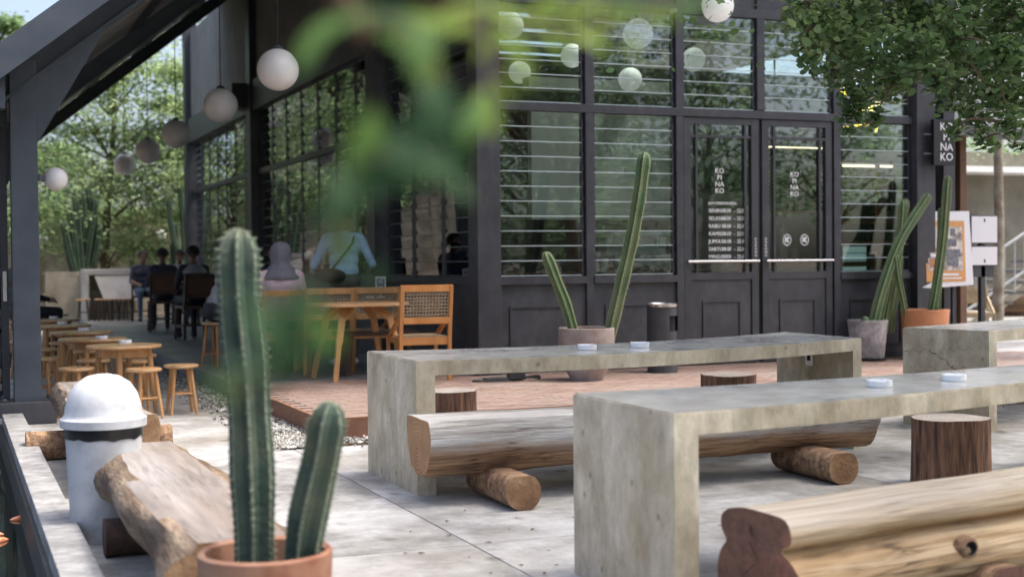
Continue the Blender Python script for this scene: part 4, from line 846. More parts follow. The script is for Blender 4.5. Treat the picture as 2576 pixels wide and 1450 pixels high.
# two pots by the end column
g_ = gp(2207, 908, TZ); gpot = Vector((g_.x, g_.y+.17, TZ)); t = thing('grey_pot', 'light grey pot with a bundle of tall leaning cactus stems by the end window', 'potted cactus', gpot); Y_ = gpot.y
pot(t, [(.175, .03), (.18, .035), (.205, .30), (.222, .445), (.218, .45), (.205, .445), (.20, .36)], 'pot_grey', .20, .41)
q = MB(); q.lathe([(.15, 0), (.20, .006), (.215, .035), (.205, .035), (.19, .012)], 40); q.build('saucer', 'pot_soil', t, smooth=40)
for k, pts in enumerate(([(2192, 835), (2215, 740), (2262, 610), (2337, 488)], [(2205, 835), (2228, 720), (2262, 600), (2272, 505)], [(2222, 835), (2240, 730), (2262, 610), (2278, 500)], [(2238, 835), (2247, 760), (2256, 690), (2262, 640)])):
    cactus_stem([on(x, y, Y_-.06+.05*k, gpot) for x, y in pts], (.062, .055, .058, .05)[k], t, 6)
q = MB(); q.sphere(on(2176, 806, Y_-.1, gpot), .05, 14, 8); q.sphere(on(2196, 810, Y_-.12, gpot), .035, 12, 8); q.build('round_offset', 'cactus_green', t, smooth=60)
tp = Vector((10.12, 12.40, TZ)); t = thing('orange_pot', 'orange terracotta pot with an upright cactus before the poster', 'potted cactus', tp)
pot(t, [(.23, 0), (.235, .01), (.265, .50), (.272, .55), (.265, .556), (.25, .55), (.24, .45)], 'pot_orange', .245, .51)
Yt = tp.y
for k, pts in enumerate(([(2338, 815), (2355, 720), (2372, 600), (2384, 443)], [(2356, 812), (2362, 700), (2366, 600), (2367, 522)], [(2283, 812), (2272, 760), (2258, 690), (2252, 640)])):
    cactus_stem([on(x, y, Yt-.03+.03*k, tp) for x, y in pts], (.055, .04, .04)[k], t, 6)
t = thing('floor_floodlight', 'black floodlight with coiled cable lying on the terracotta terrace', 'floodlight', (4.78, 12.05, TZ))
q = MB(); q.b2((-.1, -.06, .0), (.12, .06, .035)); q.build('base_plate', 'bin_grey', t, bevel=.004)
q = MB(); q.b2((.14, -.05, .01), (.30, .05, .10))
for k in range(6): q.b2((.15+k*.025, -.056, .02), (.16+k*.025, -.05, .09))
q.build('lamp_box', 'bin_grey', t, bevel=.004)
q = MB(); q.tube([(.30+.16*math.sin(a), .07*math.cos(a)-.02, .015+.02*abs(math.sin(a*1.5))) for a in [i*.35 for i in range(22)]], .010, 6); q.tube([(-.1-.12*math.sin(i*.5)-.02*i*0, .05*math.cos(i*.5), .012) for i in range(14)], .010, 6); q.build('cable', 'cable_black', t, smooth=50)

# ================================================================== WOODEN CHAIRS AND TABLES ON THE TERRACE
def cane_chair(label, loc, rz, wood='teak', hgt=.90, group='cane back chairs'):
    t = thing('cane_chair', label, 'chair', loc, rz, group); w_, dpt = .24, .25
    for sx in (-1, 1):
        q = MB(); q.bar((sx*w_, -dpt, 0), (sx*w_, -dpt-.02, .45), .036, .045); q.bar((sx*w_, -dpt-.02, .45), (sx*w_, -dpt-.10, hgt), .036, .045); q.build('rear_post', wood, t, bevel=.004)
        q = MB(); q.bar((sx*w_, dpt, 0), (sx*w_, dpt, .42), .036, .04); q.build('front_leg', wood, t, bevel=.004)
        q = MB(); q.bar((sx*(w_-.0), dpt-.02, .40), (sx*(w_-.0), -dpt-.04, .64), .03, .05); q.build('arm_brace', wood, t, bevel=.004)
        q = MB(); q.bar((sx*w_, -dpt, .39), (sx*w_, dpt, .39), .03, .06); q.build('side_rail', wood, t, bevel=.003)
    for nm, y, z, hh in (('top_rail', -dpt-.097, hgt-.03, .065), ('back_rail', -dpt-.055, .58, .06), ('seat_rail', -dpt-.012, .385, .075), ('front_rail', dpt, .385, .06)):
        q = MB(); q.box((0, y, z), (2*w_-.03, .032, hh)); q.build(nm, wood, t, bevel=.004)
    q = MB(); q.b2((-w_+.02, -dpt+.0, .415), (w_-.02, dpt-.01, .432)); q.build('cane_seat', 'cane', t)
    q = MB(); z0, z1 = .61, hgt-.06
    def yb(z): return -dpt-.02-(z-.45)/(hgt-.45)*.08
    for k in range(15): x = -w_+.025+k*(2*w_-.05)/14; q.bar((x, yb(z0), z0), (x, yb(z1), z1), .011, .006, up=(1, 0, 0))
    for k in range(9): z = z0+k*(z1-z0)/8; q.box((0, yb(z)+.004, z), (2*w_-.04, .005, .011))
    for k in range(10):
        for s in (-1, 1): x = -w_+.03+k*(2*w_-.2)/9; q.bar((x if s > 0 else x+.14, yb(z0)-.003, z0), (x+.14 if s > 0 else x, yb(z1)-.003, z1), .006, .003, up=(1, 0, 0))
    q.build('cane_back', 'cane', t); return t
cane_chair('orange wooden chair with cane back nearest the corner column', (4.22, 12.65, TZ), R(-4), hgt=.92)
cane_chair('light wooden cane chair behind the table, in front of the man in blue', (3.60, 13.95, TZ), R(-2), 'teak_stool', .88)
cane_chair('light wooden cane chair behind the table sign', (4.10, 14.02, TZ), R(3), 'teak_stool', .88)
cane_chair('wooden chair the woman in the grey headscarf sits on', (3.22, 14.15, TZ), R(-3), 'teak', .86)
def terrace_table(label, loc, rz):
    t = thing('terrace_table', label, 'table', loc, rz, 'wooden terrace tables')
    q = MB(); n_ = 40; q.prism([(.50*math.copysign(abs(math.cos(a))**.7, math.cos(a)), .36*math.copysign(abs(math.sin(a))**.7, math.sin(a))) for a in [2*math.pi*k/n_ for k in range(n_)]], .715, .745); q.build('tabletop', 'stool_top', t, bevel=.005)
    for sx in (-1, 1):
        for sy in (-1, 1):
            q = MB(); pth = [(sx*.36, sy*.30, 0), (sx*.30, sy*.245, .36), (sx*.25, sy*.21, .60), (sx*.13, sy*.12, .714)]
            for i, wd in enumerate((.05, .065, .085)): q.bar(pth[i], (Vector(pth[i+1])+(Vector(pth[i+1])-Vector(pth[i])).normalized()*(.012 if i < 2 else 0)), .034, wd, up=(sx, 0, .2))
            q.build('leg', 'teak_stool', t, bevel=.004)
    return t
terrace_table('wooden table with splayed curved legs beside the corner, holding a small sign', (3.72, 13.02, TZ), R(6))
terrace_table('dim wooden table beyond the seated woman in the headscarf', (3.25, 15.15, TZ), R(0))
def table_sign(label, x, y, z, rz):
    t = thing('table_sign', label, 'sign', (x, y, z), rz, 'small table signs')
    q = MB(); q.lathe([(.05, 0), (.05, .008), (.012, .015), (.010, .045)], 16); q.build('foot', 'white_paint', t, smooth=40)
    q = MB(); q.b2((-.058, -.008, .045), (.058, .008, .235)); o = q.build('holder', 'white_paint', t, bevel=.003)
    q = MB(); q.b2((-.044, -.0105, .065), (.044, -.0085, .215)); q.build('card', 'poster_dark', o)
    q = MB(); [q.b2((-.03, -.0125, z_), (.03-.01*(k % 2), -.0108, z_+.006)) for k, z_ in enumerate((.075, .09, .105, .12, .165, .18, .195))]; q.build('print_lines', 'letter_white', o)
p = gp(958, 748, TZ+.745); table_sign('white table sign on the wooden table by the corner', p.x, p.y, TZ+.745, R(-18))
table_sign('white table sign in front of the seated woman in the headscarf', 3.52, 15.0, TZ+.745, R(-12))
p = gp(930, 749, TZ+.745); ashtray(p.x, p.y, TZ+.745, 'white ashtray beside the sign on the wooden table', .9)
t = thing('dark_bench', 'low dark brown wooden bench behind the wooden table', 'bench', (4.02, 13.42, TZ), R(3))
q = MB(); q.b2((-.42, -.16, .40), (.42, .16, .44)); q.build('seat', 'dark_wood', t, bevel=.004)
for sx in (-1, 1): q = MB(); q.bar((sx*.34, 0, 0), (sx*.30, 0, .40), .26, .05, up=(1, 0, 0)); q.build('leg', 'dark_wood', t, bevel=.004)

# ================================================================== ROUND TABLES AND STOOLS ALONG THE WALKWAY
def round_stool(label, loc, rz, seat='stool_top', wood='teak_stool', h=.43, group='round stools'):
    t = thing('round_stool', label, 'stool', loc, rz, group)
    q = MB(); q.lathe([(.10, h-.035), (.142, h-.03), (.15, h-.018), (.147, h-.004), (.135, h), (.001, h-.004)], 28); q.build('seat', seat, t, smooth=35)
    for k in range(4):
        a = math.pi/4+k*math.pi/2; q = MB(); q.tube([(.155*math.cos(a), .155*math.sin(a), 0), (.095*math.cos(a), .095*math.sin(a), h-.03)], [.013, .018], 10); q.build('leg', wood, t, smooth=50)
    for k in range(4):
        a, b = math.pi/4+k*math.pi/2, math.pi/4+(k+1)*math.pi/2; z = .15 if k % 2 else .18; r = .155-.06*z/(h-.03)
        q = MB(); q.tube([(r*math.cos(a), r*math.sin(a), z), (r*math.cos(b), r*math.sin(b), z)], .008, 8); q.build('stretcher', wood, t, smooth=50)
    return t
def round_table(label, loc, rz):
    t = thing('round_table', label, 'table', loc, rz, 'round wooden tables')
    q = MB(); q.lathe([(.29, .572), (.315, .575), (.32, .588), (.315, .60), (.001, .60)], 40); q.build('tabletop', 'stool_top', t, smooth=30)
    q = MB(); q.lathe([(.20, .50), (.215, .50), (.215, .572), (.20, .572)], 32, cap=False); q.build('apron', 'teak_stool', t, smooth=30)
    for k in range(4):
        a = math.pi/4+k*math.pi/2; q = MB(); q.tube([(.265*math.cos(a), .265*math.sin(a), 0), (.21*math.cos(a), .21*math.sin(a), .572)], [.019, .026], 10); q.build('leg', 'teak_stool', t, smooth=50)
    return t
ORD = ['nearest', 'second', 'third', 'fourth', 'fifth', 'sixth']
st0 = None; rt0 = None; rr = random.Random(12)
RT_ = [(1.40, 12.28), (1.26, 13.55), (1.28, 15.0), (1.22, 16.7), (1.24, 18.5), (1.25, 20.4)]
for i, (x, y) in enumerate(RT_):
    lab = ORD[i]+' round wooden table in the row along the walkway'
    if rt0 is None: rt0 = round_table(lab, (x, y, 0), .5)
    else: dup(rt0, lab, (x, y, 0), rr.random()*3)
    p = gp(*((315, 863), (262, 853), (210, 831), (155, 813), (135, 799), (118, 789))[i], .6)
    d_ = Vector((p.x-x, p.y-y, 0)); d_ = d_ if d_.length < .26 else d_.normalized()*.24
    ashtray(x+d_.x, y+d_.y, .60, 'white ashtray on the '+ORD[i]+' round table', 1.0)
    spots = [(.10, -.52, 'near side'), (.44, -.22, 'walkway side'), (-.40, -.12, 'pond side'), (.12, .50, 'far side')] if i == 0 else [(-.02, -.45, 'near side'), (.42, .05, 'walkway side'), (-.42, .02, 'pond side')]
    for dx, dy, nm in spots:
        lab = 'round wooden stool on the '+nm+' of the '+ORD[i]+' round table'; L_ = (x+dx+rr.uniform(-.03, .03), y+dy+rr.uniform(-.03, .03), 0)
        if st0 is None: st0 = round_stool(lab, L_, .4)
        else: dup(st0, lab, L_, rr.random()*3)

# far concrete counter, stools, dark high chairs
t = thing('concrete_counter', 'pale concrete counter with a slanted front at the far end of the walkway', 'counter', (2.6, 29.6, TZ))
q = MB(); q.b2((-.05, -.3, .93), (1.0, .3, 1.05)); q.build('counter_top', 'counter_concrete', t, bevel=.01)
q = MB(); q.b2((-.05, -.3, 0), (.06, .3, .93)); q.build('end_panel', 'counter_concrete', t, bevel=.01)
q = MB(); q.add([(.17, -.28, .925), (.98, -.28, .925), (1.02, -.50, .40), (.34, -.50, .40), (.17, -.20, .925), (.98, -.20, .925), (1.02, -.42, .40), (.34, -.42, .40)], [(0, 3, 2, 1), (4, 5, 6, 7), (0, 1, 5, 4), (3, 7, 6, 2), (0, 4, 7, 3), (1, 2, 6, 5)]); q.build('slanted_panel', 'counter_concrete', t)
q = MB(); q.b2((-.75, .3, -.15), (1.0, .42, 1.0)); q.b2((.06, .1, 0), (1.0, .3, .60)); q.build('rear_wall', 'fence_concrete', t)
for k, (px, lab) in enumerate(((210, 'first from the left'), (256, 'second from the left'), (282, 'third from the left'), (316, 'rightmost'))):
    p = yp(px, 780, 28.85); round_stool('small dark-legged stool at the far concrete counter, '+lab, (p.x, p.y, TZ), .3*k, wood='dark_wood', h=.45, group='stools at the far counter')
def high_chair(label, loc, rz, grp='dark chairs on the walkway'):
    t = thing('high_chair', label, 'chair', loc, rz, grp); wd = 'dark_wood'
    for sx in (-1, 1):
        q = MB(); q.bar((sx*.23, -.24, 0), (sx*.21, -.2, .48), .04, .04); q.bar((sx*.21, -.2, .48), (sx*.21, -.3, 1.0), .04, .04); q.build('rear_post', wd, t, bevel=.003)
        q = MB(); q.bar((sx*.23, .24, 0), (sx*.21, .2, .48), .04, .04); q.build('front_leg', wd, t, bevel=.003)
        q = MB(); q.bar((sx*.22, -.22, .2), (sx*.22, .22, .2), .025, .035); q.build('side_stretcher', wd, t)
    q = MB(); q.b2((-.24, -.23, .47), (.24, .23, .51)); q.build('seat', wd, t, bevel=.004)
    for z, y, hh in ((.96, -.295, .07), (.66, -.235, .06)): q = MB(); q.box((0, y, z), (.38, .03, hh)); q.build('back_rail', wd, t)
    q = MB(); q.add([(-.19, -.235, .69), (.19, -.235, .69), (.19, -.285, .93), (-.19, -.285, .93), (-.19, -.247, .69), (.19, -.247, .69), (.19, -.297, .93), (-.19, -.297, .93)], [(0, 1, 2, 3), (7, 6, 5, 4)]); q.build('back_panel', 'brown_paint', t)
    q = MB(); q.box((0, .22, .2), (.40, .025, .035)); q.build('front_stretcher', wd, t); return t
hc = high_chair('dark high-backed chair of the seated group, left one', (*gp(410, 832, TZ).xy, TZ), R(-4))
dup(hc, 'dark high-backed chair of the seated group, right one', (*gp(490, 852, TZ).xy, TZ), R(8))
dup(hc, 'dark chair under the man in the dark shirt facing the camera', (*gp(362, 806, TZ).xy, TZ), R(175))
t = thing('dark_table', 'dark wooden table between the seated people on the walkway', 'table', (*gp(440, 815, TZ).xy, TZ), R(0)); q = MB(); q.b2((-.45, -.3, .74), (.45, .3, .78)); q.build('tabletop', 'dark_wood', t, bevel=.004)
for sx in (-1, 1):
    for sy in (-1, 1): q = MB(); q.bar((sx*.40, sy*.26, 0), (sx*.38, sy*.24, .74), .045, .045); q.build('leg', 'dark_wood', t)
p = gp(552, 925, TZ); sred = round_stool('reddish wooden stool under the man in the grey shirt', (p.x-.02, p.y+.1, TZ), .785, wood='teak', h=.50)

# ================================================================== PEOPLE
def person(label, loc, rz, pose, mt, vox=.014, seat=.45, lean=0.0, arms=None, turn=0.0, hair=True, hijab=None, sc=1.0, hairmat='hair', sleeve='short'):
    V = Vector; pr = []        # capsules: p, q, r0, r1, tag (0 skin 1 shirt 2 trousers 3 shoe 4 eyes)
    hz = seat+.09 if pose == 'sit' else .93
    def tilt(v): a = lean; d = V(v)-V((0, 0, hz)); return V((d.x, d.y*math.cos(a)+d.z*math.sin(a), hz-d.y*math.sin(a)+d.z*math.cos(a)))
    T = lambda x, y, z: tilt((x, y, hz+z))
    pr += [(T(-.06, 0, .02), T(.06, 0, .02), .125, .125, 2), (T(-.05, 0, .12), T(.05, 0, .12), .118, .118, 1), (T(-.055, 0, .24), T(.055, 0, .24), .112, .112, 1), (T(-.075, .0, .38), T(.075, 0, .38), .115, .115, 1),
           (T(-.155, 0, .485), T(.155, 0, .485), .065, .065, 1), (T(0, 0, .45), T(0, 0, .50), .11, .075, 1), (T(0, 0, .50), T(0, .02, .60), .058, .052, 0)]
    hc_ = T(0, .03, .70); f = V((math.sin(turn), math.cos(turn), 0)); rt = V((f.y, -f.x, 0))
    pr += [(hc_+V((0, 0, .035))-f*.012, hc_+V((0, 0, .03))+f*.012, .092, .088, 0), (hc_+f*.03-V((0, 0, .06)), hc_+f*.045-V((0, 0, .075)), .055, .045, 0), (hc_+f*.088+V((0, 0, .012)), hc_+f*.108-V((0, 0, .022)), .012, .016, 0),
           (hc_+rt*.09-V((0, 0, .01)), hc_+rt*.093+V((0, 0, .03)), .014, .016, 0), (hc_-rt*.09-V((0, 0, .01)), hc_-rt*.093+V((0, 0, .03)), .014, .016, 0),
           (hc_+f*.088-V((0, 0, .062))-rt*.018, hc_+f*.088-V((0, 0, .062))+rt*.018, .012, .012, 0)]
    for s in (-1, 1): pr.append((hc_+f*.087+rt*.033*s+V((0, 0, .022)), hc_+f*.0875+rt*.033*s+V((0, 0, .022)), .013, .013, 4))
    for s in (-1, 1):
        if pose == 'sit': K, A = V((s*.12, .44, hz+.0)), V((s*.12, .42, .09))
        else: K, A = V((s*.10, .02, .50)), V((s*.11, -.02, .09))
        Hp = V((s*.09, .01, hz)); Tq = A+V((s*.02, .15, -.05)); hl = A+V((0, -.04, -.05))
        pr += [(Hp, K, .088, .062, 2), (K, A, .060, .043, 2), (hl, Tq, .042, .034, 3)]
        Sh = T(s*.185, 0, .475); e, w_ = (arms[0 if s < 0 else 1] if arms else (V((s*.25, .08, .20)), V((s*.16, .30, .16)))); E_, W = T(*e), T(*w_)
        pr += [(Sh, (Sh+E_)/2, .062, .054, 1), ((Sh+E_)/2, E_, .052, .045, 1 if sleeve != 'none' else 0), (E_, W, .042, .028, 1 if sleeve == 'long' else 0)]
        d = (W-E_).normalized(); sd = d.cross(V((0, 0, 1))).normalized(); pr.append((W+d*.02, W+d*.075, .030, .034, 0))
        for k in range(4):
            b = W+d*.08+sd*(k-1.5)*.020; L_ = (.062, .075, .07, .052)[k]; m_ = b+d*L_*.55-V((0, 0, .008)); pr += [(b, m_, .010, .009, 0), (m_, m_+d*L_*.45-V((0, 0, .018)), .009, .008, 0)]
        pr.append((W+d*.03+sd*.028*(-s), W+d*.075+sd*.060*(-s), .012, .010, 0))
    q = MB()
    for a, b, ra, rb, _ in pr:
        ax = (b-a); L_ = ax.length; ax = ax.normalized() if L_ > 1e-5 else V((0, 0, 1)); pts = []; rad = []
        for k in range(5): ph = math.pi/2*(k/4.0); pts.append(a-ax*ra*math.cos(ph)); rad.append(max(.0006, ra*math.sin(ph)))
        for k in range(5): ph = math.pi/2*(1-k/4.0); pts.append(b+ax*rb*math.cos(ph)+ax*1e-4*(k == 0)); rad.append(max(.0006, rb*math.sin(ph)))
        q.tube(pts, rad, 12)
    me = q.mesh('tmp', 'skin'); o = obj('tmp', me); md = o.modifiers.new('r', 'REMESH'); md.mode = 'VOXEL'; md.voxel_size = vox; md.use_smooth_shade = True
    ms_ = o.modifiers.new('s', 'SMOOTH'); ms_.factor = .5; ms_.iterations = 4 if vox < .013 else 2
    dg = bpy.context.evaluated_depsgraph_get(); body = bpy.data.meshes.new_from_object(o.evaluated_get(dg)); bpy.data.objects.remove(o)
    n = len(body.polygons); cn = np.empty(n*3); body.polygons.foreach_get('center', cn); cn = cn.reshape(-1, 3); best = np.full(n, 9.0); idx = np.zeros(n, int)
    for a, b, ra, rb, tg in pr:
        a_, ab = np.array(a), np.array(b-a); tt = np.clip((cn-a_)@ab/max(1e-9, ab@ab), 0, 1); dd = np.linalg.norm(cn-a_-tt[:, None]*ab, axis=1)-(ra+(rb-ra)*tt)
        mk = dd < best; best[mk] = dd[mk]; idx[mk] = tg
    body.materials.clear()
    for k in ('skin', 'shirt', 'trousers', 'shoes'): body.materials.append(MATS[mt[k]])
    body.materials.append(MATS['hair']); body.polygons.foreach_set('material_index', idx); body.polygons.foreach_set('use_smooth', [True]*n); body.update()
    t = thing('person', label, 'person', loc, rz); t.scale = (sc,)*3; obj('body', body, t)
    if hair:
        q = MB(); nu, nv = 26, 14; vs = []
        for i in range(nv+1):
            for k in range(nu):
                th = math.pi*.60*i/nv; a = 2*math.pi*k/nu; rr_ = .104*(1+.05*fbm(math.cos(a)*3, math.sin(a)*3, i*.5)); ca = math.cos(a)
                lim = th if ca < .3 else th*(1-.42*(ca-.3)/.7); vs.append(hc_+V((0, 0, .035))-f*.008+(f*math.cos(a)*1.06+rt*math.sin(a))*rr_*math.sin(lim)+V((0, 0, 1))*rr_*math.cos(lim))
        q.add(vs, [(i*nu+k, (i+1)*nu+k, (i+1)*nu+(k+1) % nu, i*nu+(k+1) % nu) for i in range(nv) for k in range(nu)]); q.build('hair', hairmat, t, smooth=70)
    if hijab:
        q = MB(); nu = 36; prof = [(.012, .150), (.06, .14), (.098, .10), (.112, .04), (.108, -.03), (.098, -.09), (.115, -.13), (.165, -.18), (.19, -.23), (.185, -.25)]; vs = []
        for i, (r_, z_) in enumerate(prof):
            for k in range(nu):
                a = 2*math.pi*k/nu; fo = 1+(.05*math.sin(a*9+i*.4)*min(1, i/5)+.03*fbm(a*2, i*.6, 1)); face = (1-.14*max(0, math.cos(a))) if 2 <= i <= 5 else 1
                vs.append(hc_+V((0, 0, z_))-f*.012+(f*math.cos(a)*face+rt*math.sin(a)*(1.0 if i < 6 else 1.15))*r_*fo)
        q.add(vs, [(i*nu+k, (i+1)*nu+k, (i+1)*nu+(k+1) % nu, i*nu+(k+1) % nu) for i in range(len(prof)-1) for k in range(nu)]); q.build('headscarf', hijab, t, smooth=70)
    return t, hc_, T
D = lambda *a, **k: dict(zip(('skin', 'shirt', 'trousers', 'shoes'), a))
bt, hd, TT = person('man in a light blue short-sleeved shirt standing with his back to the camera', (4.06, 14.75, TZ), R(-8), 'stand', D('skin', 'shirt_blue', 'trousers_olive', 'shoe_white'), vox=.012, arms=[((-.33, .03, .17), (-.24, .24, .10)), ((.33, .03, .19), (.36, .26, .14))], lean=R(3))
q = MB(); q.tube([TT(.13, .0, .55), TT(.08, -.125, .42), TT(-.06, -.145, .25), TT(-.17, -.13, .10)], .013, 8); q.build('strap', 'bag_dark', bt, smooth=50)
q = MB(); q.sphere(TT(-.17, -.15, .06), .12, 18, 10, 0, (1.5, .55, .75)); q.v = [(x, y, z) for x, y, z in q.v]
q.v = [(x+.0, y, TT(-.17, -.15, .06).z+(z-TT(-.17, -.15, .06).z*.75-.0*z) if False else z) for x, y, z in q.v]
cbag = TT(-.17, -.15, .06); q = MB(); q.sphere((0, 0, 0), .12, 18, 10, 0, (1.45, .5, .7)); q.v = [(x+cbag.x, y+cbag.y, z+cbag.z) for x, y, z in q.v]
tag(q.build('shoulder_bag', 'bag_dark', smooth=60), 'dark shoulder bag worn across the back of the man in blue', 'bag')
o = COL.objects['shoulder_bag']; o.matrix_world = Matrix.Translation((4.06, 14.75, TZ)) @ Matrix.Rotation(R(-8), 4, 'Z')
person('seated woman in a pink top and grey headscarf, back to the camera', (3.24, 14.22, TZ), R(-6), 'sit', D('skin', 'shirt_pink', 'trousers', 'shoe_black'), vox=.013, seat=.44, hair=False, hijab='hijab_grey', lean=R(6), sleeve='long')
person('man in a grey shirt leaning forward on a stool behind the large cactus', (p.x-.02, p.y+.12, TZ), R(-78), 'sit', D('skin', 'shirt_grey', 'trousers', 'shoe_black'), seat=.51, lean=R(24))
person('man in a dark shirt and jeans facing the camera at the far table', (*gp(362, 806, TZ).xy, TZ), R(180), 'sit', D('skin_dark', 'shirt_navy', 'jeans', 'shoe_black'), seat=.50)
person('dark-haired person in navy sitting in the left high-backed chair', (*gp(412, 830, TZ).xy, TZ), R(0), 'sit', D('skin_dark', 'shirt_navy', 'trousers', 'shoe_black'), seat=.50)
person('person in black with a patterned grey scarf in the right high-backed chair', (*gp(490, 850, TZ).xy, TZ), R(8), 'sit', D('skin_dark', 'trousers', 'trousers', 'shoe_black'), seat=.50, sleeve='long')
c_ = gp(490, 850, TZ); q = MB(); q.lathe([(.20, 0), (.19, .05), (.13, .11), (.085, .14), (.08, .12)], 30, cap=False); q.v = [(x*(1+.06*fbm(x*30, y*30, z*20)), y*(1+.06*fbm(y*30, x*30, 2)), z) for x, y, z in q.v]
tag(q.build('scarf', 'scarf', smooth=60, loc=(c_.x, c_.y, TZ+1.0)), 'patterned grey scarf round the neck of the person in black', 'scarf')
person('dark-haired person seated beyond the woman in the headscarf', (3.15, 16.15, TZ), R(180), 'sit', D('skin_dark', 'trousers', 'trousers', 'shoe_black'), seat=.46, sleeve='long')
t_ = round_stool('dim stool under the dark-haired person beyond the headscarf', (3.15, 16.12, TZ), .2, wood='dark_wood', h=.455)
c_ = gp(455, 812, TZ); person('person in dark grey at the far side of the dark table', (c_.x, c_.y, TZ), R(170), 'sit', D('skin_dark', 'shirt_grey', 'jeans', 'shoe_black'), seat=.50, vox=.016)
dup(hc, 'dark chair at the far side of the dark table', (c_.x, c_.y, TZ), R(170))
person('dark-haired person behind the table sign of the woman in the headscarf', (3.78, 17.0, TZ), R(165), 'sit', D('skin_dark', 'shirt_navy', 'trousers', 'shoe_black'), seat=.46, vox=.016)
round_stool('dim stool under the person behind the far table sign', (3.78, 16.97, TZ), .2, wood='dark_wood', h=.455)
person('bald person in black at the left post by the far round tables', (.86, 19.55, 0), R(-70), 'sit', D('skin_pale', 'trousers', 'trousers', 'shoe_black'), seat=.5, hair=False, sleeve='long', sc=1.12)
round_stool('stool under the bald person beside the fifth round table', (.86, 19.55, 0), 1.1, h=.55)

# ================================================================== RIGHT SIDE: SIGNS, NEIGHBOUR WALL, STAIRS
Ys = 12.62
def rect(px0, py0, px1, py1, Y): a, b = yp(px0, py0, Y), yp(px1, py1, Y); return a.x, a.z, b.x, b.z
x0, z1, x1, z0 = rect(2345, 300, 2397, 416, Ys); t = thing('hanging_sign', 'tall black sign with white stacked letters on the end post', 'sign', ((x0+x1)/2, Ys, z0))
q = MB(); q.b2((-(x1-x0)/2, -.03, 0), ((x1-x0)/2, .03, z1-z0)); q.build('sign_box', 'sign_black', t, bevel=.003)
lettering('KO\nPI\nNA\nKO', .128, (.03, -.032, z1-z0-.125), 'letter_white', t, space=.90)
q = MB()
for zz in (.12, .34): q.b2((-(x1-x0)/2-.12, .0, zz), (-(x1-x0)/2, .02, zz+.02))
q.b2((-.02, .03, .1), (.02, .5, .14)); q.build('bracket', 'black_frame', t)
a = yp(2375, 700, 13.1); b = yp(2400, 700, 13.1)
nb = thing('neighbour_building', 'pale corrugated neighbour building with dark post beside the cafe', 'building', (11.3, 13.2, 0))
NO = Vector((11.3, 13.2, 0))
def PN(q, name, mats, parent=None, **k): q.v = [(x-NO.x, y-NO.y, z-NO.z) for x, y, z in q.v]; return q.build(name, mats, parent or nb, **k)
q = MB(); q.b2((a.x, 13.1, 0), (b.x+.02, 13.3, 6)); PN(q, 'post', 'black_frame', bevel=.005)
q = MB(); q.b2((10.55, 13.35, 0), (a.x+.02, 13.45, 6)); PN(q, 'pale_wall', 'pale_wall')
n_ = 90; q = MB(); xx0, xx1 = b.x+.02, 22.0; vs = []
for k in range(n_+1):
    u = k/n_; x = xx0+(xx1-xx0)*u; y = 13.6+(x-xx0)*.25+(.03 if k % 6 in (1, 2) else 0); vs += [(x, y, 2.95), (x, y, 6.5)]
q.add(vs, [(2*k, 2*k+2, 2*k+3, 2*k+1) for k in range(n_)]); PN(q, 'corrugated_wall', 'corrugated_pale')
q = MB(); q.bar((xx0, 13.55, 2.88), (xx1, 13.55+(xx1-xx0)*.25, 2.88), .12, .14); PN(q, 'edge_beam', 'black_frame')
px_ = yp(2403, 600, 14.3).x; q = MB(); q.b2((px_, 14.2, 0), (px_+.1, 14.45, 2.9)); PN(q, 'brown_pillar', 'brown_paint')
for k, (xa, xb) in enumerate(((15.5, 18.6), (18.6, 23.5), (23.5, 30))):
    q = MB(); q.b2((xa, 23.0, 0), (xb, 23.2, 3.3+.2*k)); PN(q, 'rear_wall', 'olive_wall')
q = MB(); q.b2((16.4, 22.94, 2.2), (17.5, 22.995, 3.0)); PN(q, 'wall_patch', 'fence_concrete')
q = MB(); q.b2((18.4, 22.2, 3.02), (30, 23.25, 3.14)); PN(q, 'white_ledge', 'white_paint')
st = thing('stairs', 'grey concrete stairs rising to the right at the back', 'stairs', (17.2, 20.0, .02), R(-14))
for k in range(9): q = MB(); q.b2((.30*k, 0, .19*k), (.30*k+.36, 1.6, .19*k+.07)); q.build('tread', 'kerb', st)
q = MB(); q.add([(0, 0, 0), (.3, 0, 0), (2.7, 0, 1.55), (2.7, 0, 1.75), (0, .08, 0), (.3, .08, 0), (2.7, .08, 1.55), (2.7, .08, 1.75)], [(0, 1, 2, 3), (7, 6, 5, 4), (0, 4, 5, 1), (3, 2, 6, 7), (1, 5, 6, 2), (0, 3, 7, 4)]); q.build('stringer', 'fence_concrete', st)
rl = thing('stair_railing', 'galvanised tube railing along the grey stairs', 'railing', (17.2, 19.93, .02), R(-14))
for z in (.95, .25): q = MB(); q.tube([(-.05, 0, z), (2.7, 0, z+1.71)], .028, 8); q.build('rail', 'galvanised', rl, smooth=50)
q = MB(); q.tube([(-.05, 0, .95), (-.35, 0, .80), (-.35, 0, .1), (-.05, 0, .25)], .028, 8); q.build('rail_return', 'galvanised', rl, smooth=50)
for k in range(15): q = MB(); x = k*.19; q.tube([(x, 0, .22+x*.633 if k % 5 else .0+x*.633), (x, 0, .95+x*.633)], .013 if k % 5 else .024, 6); q.build('baluster', 'galvanised', rl, smooth=50)
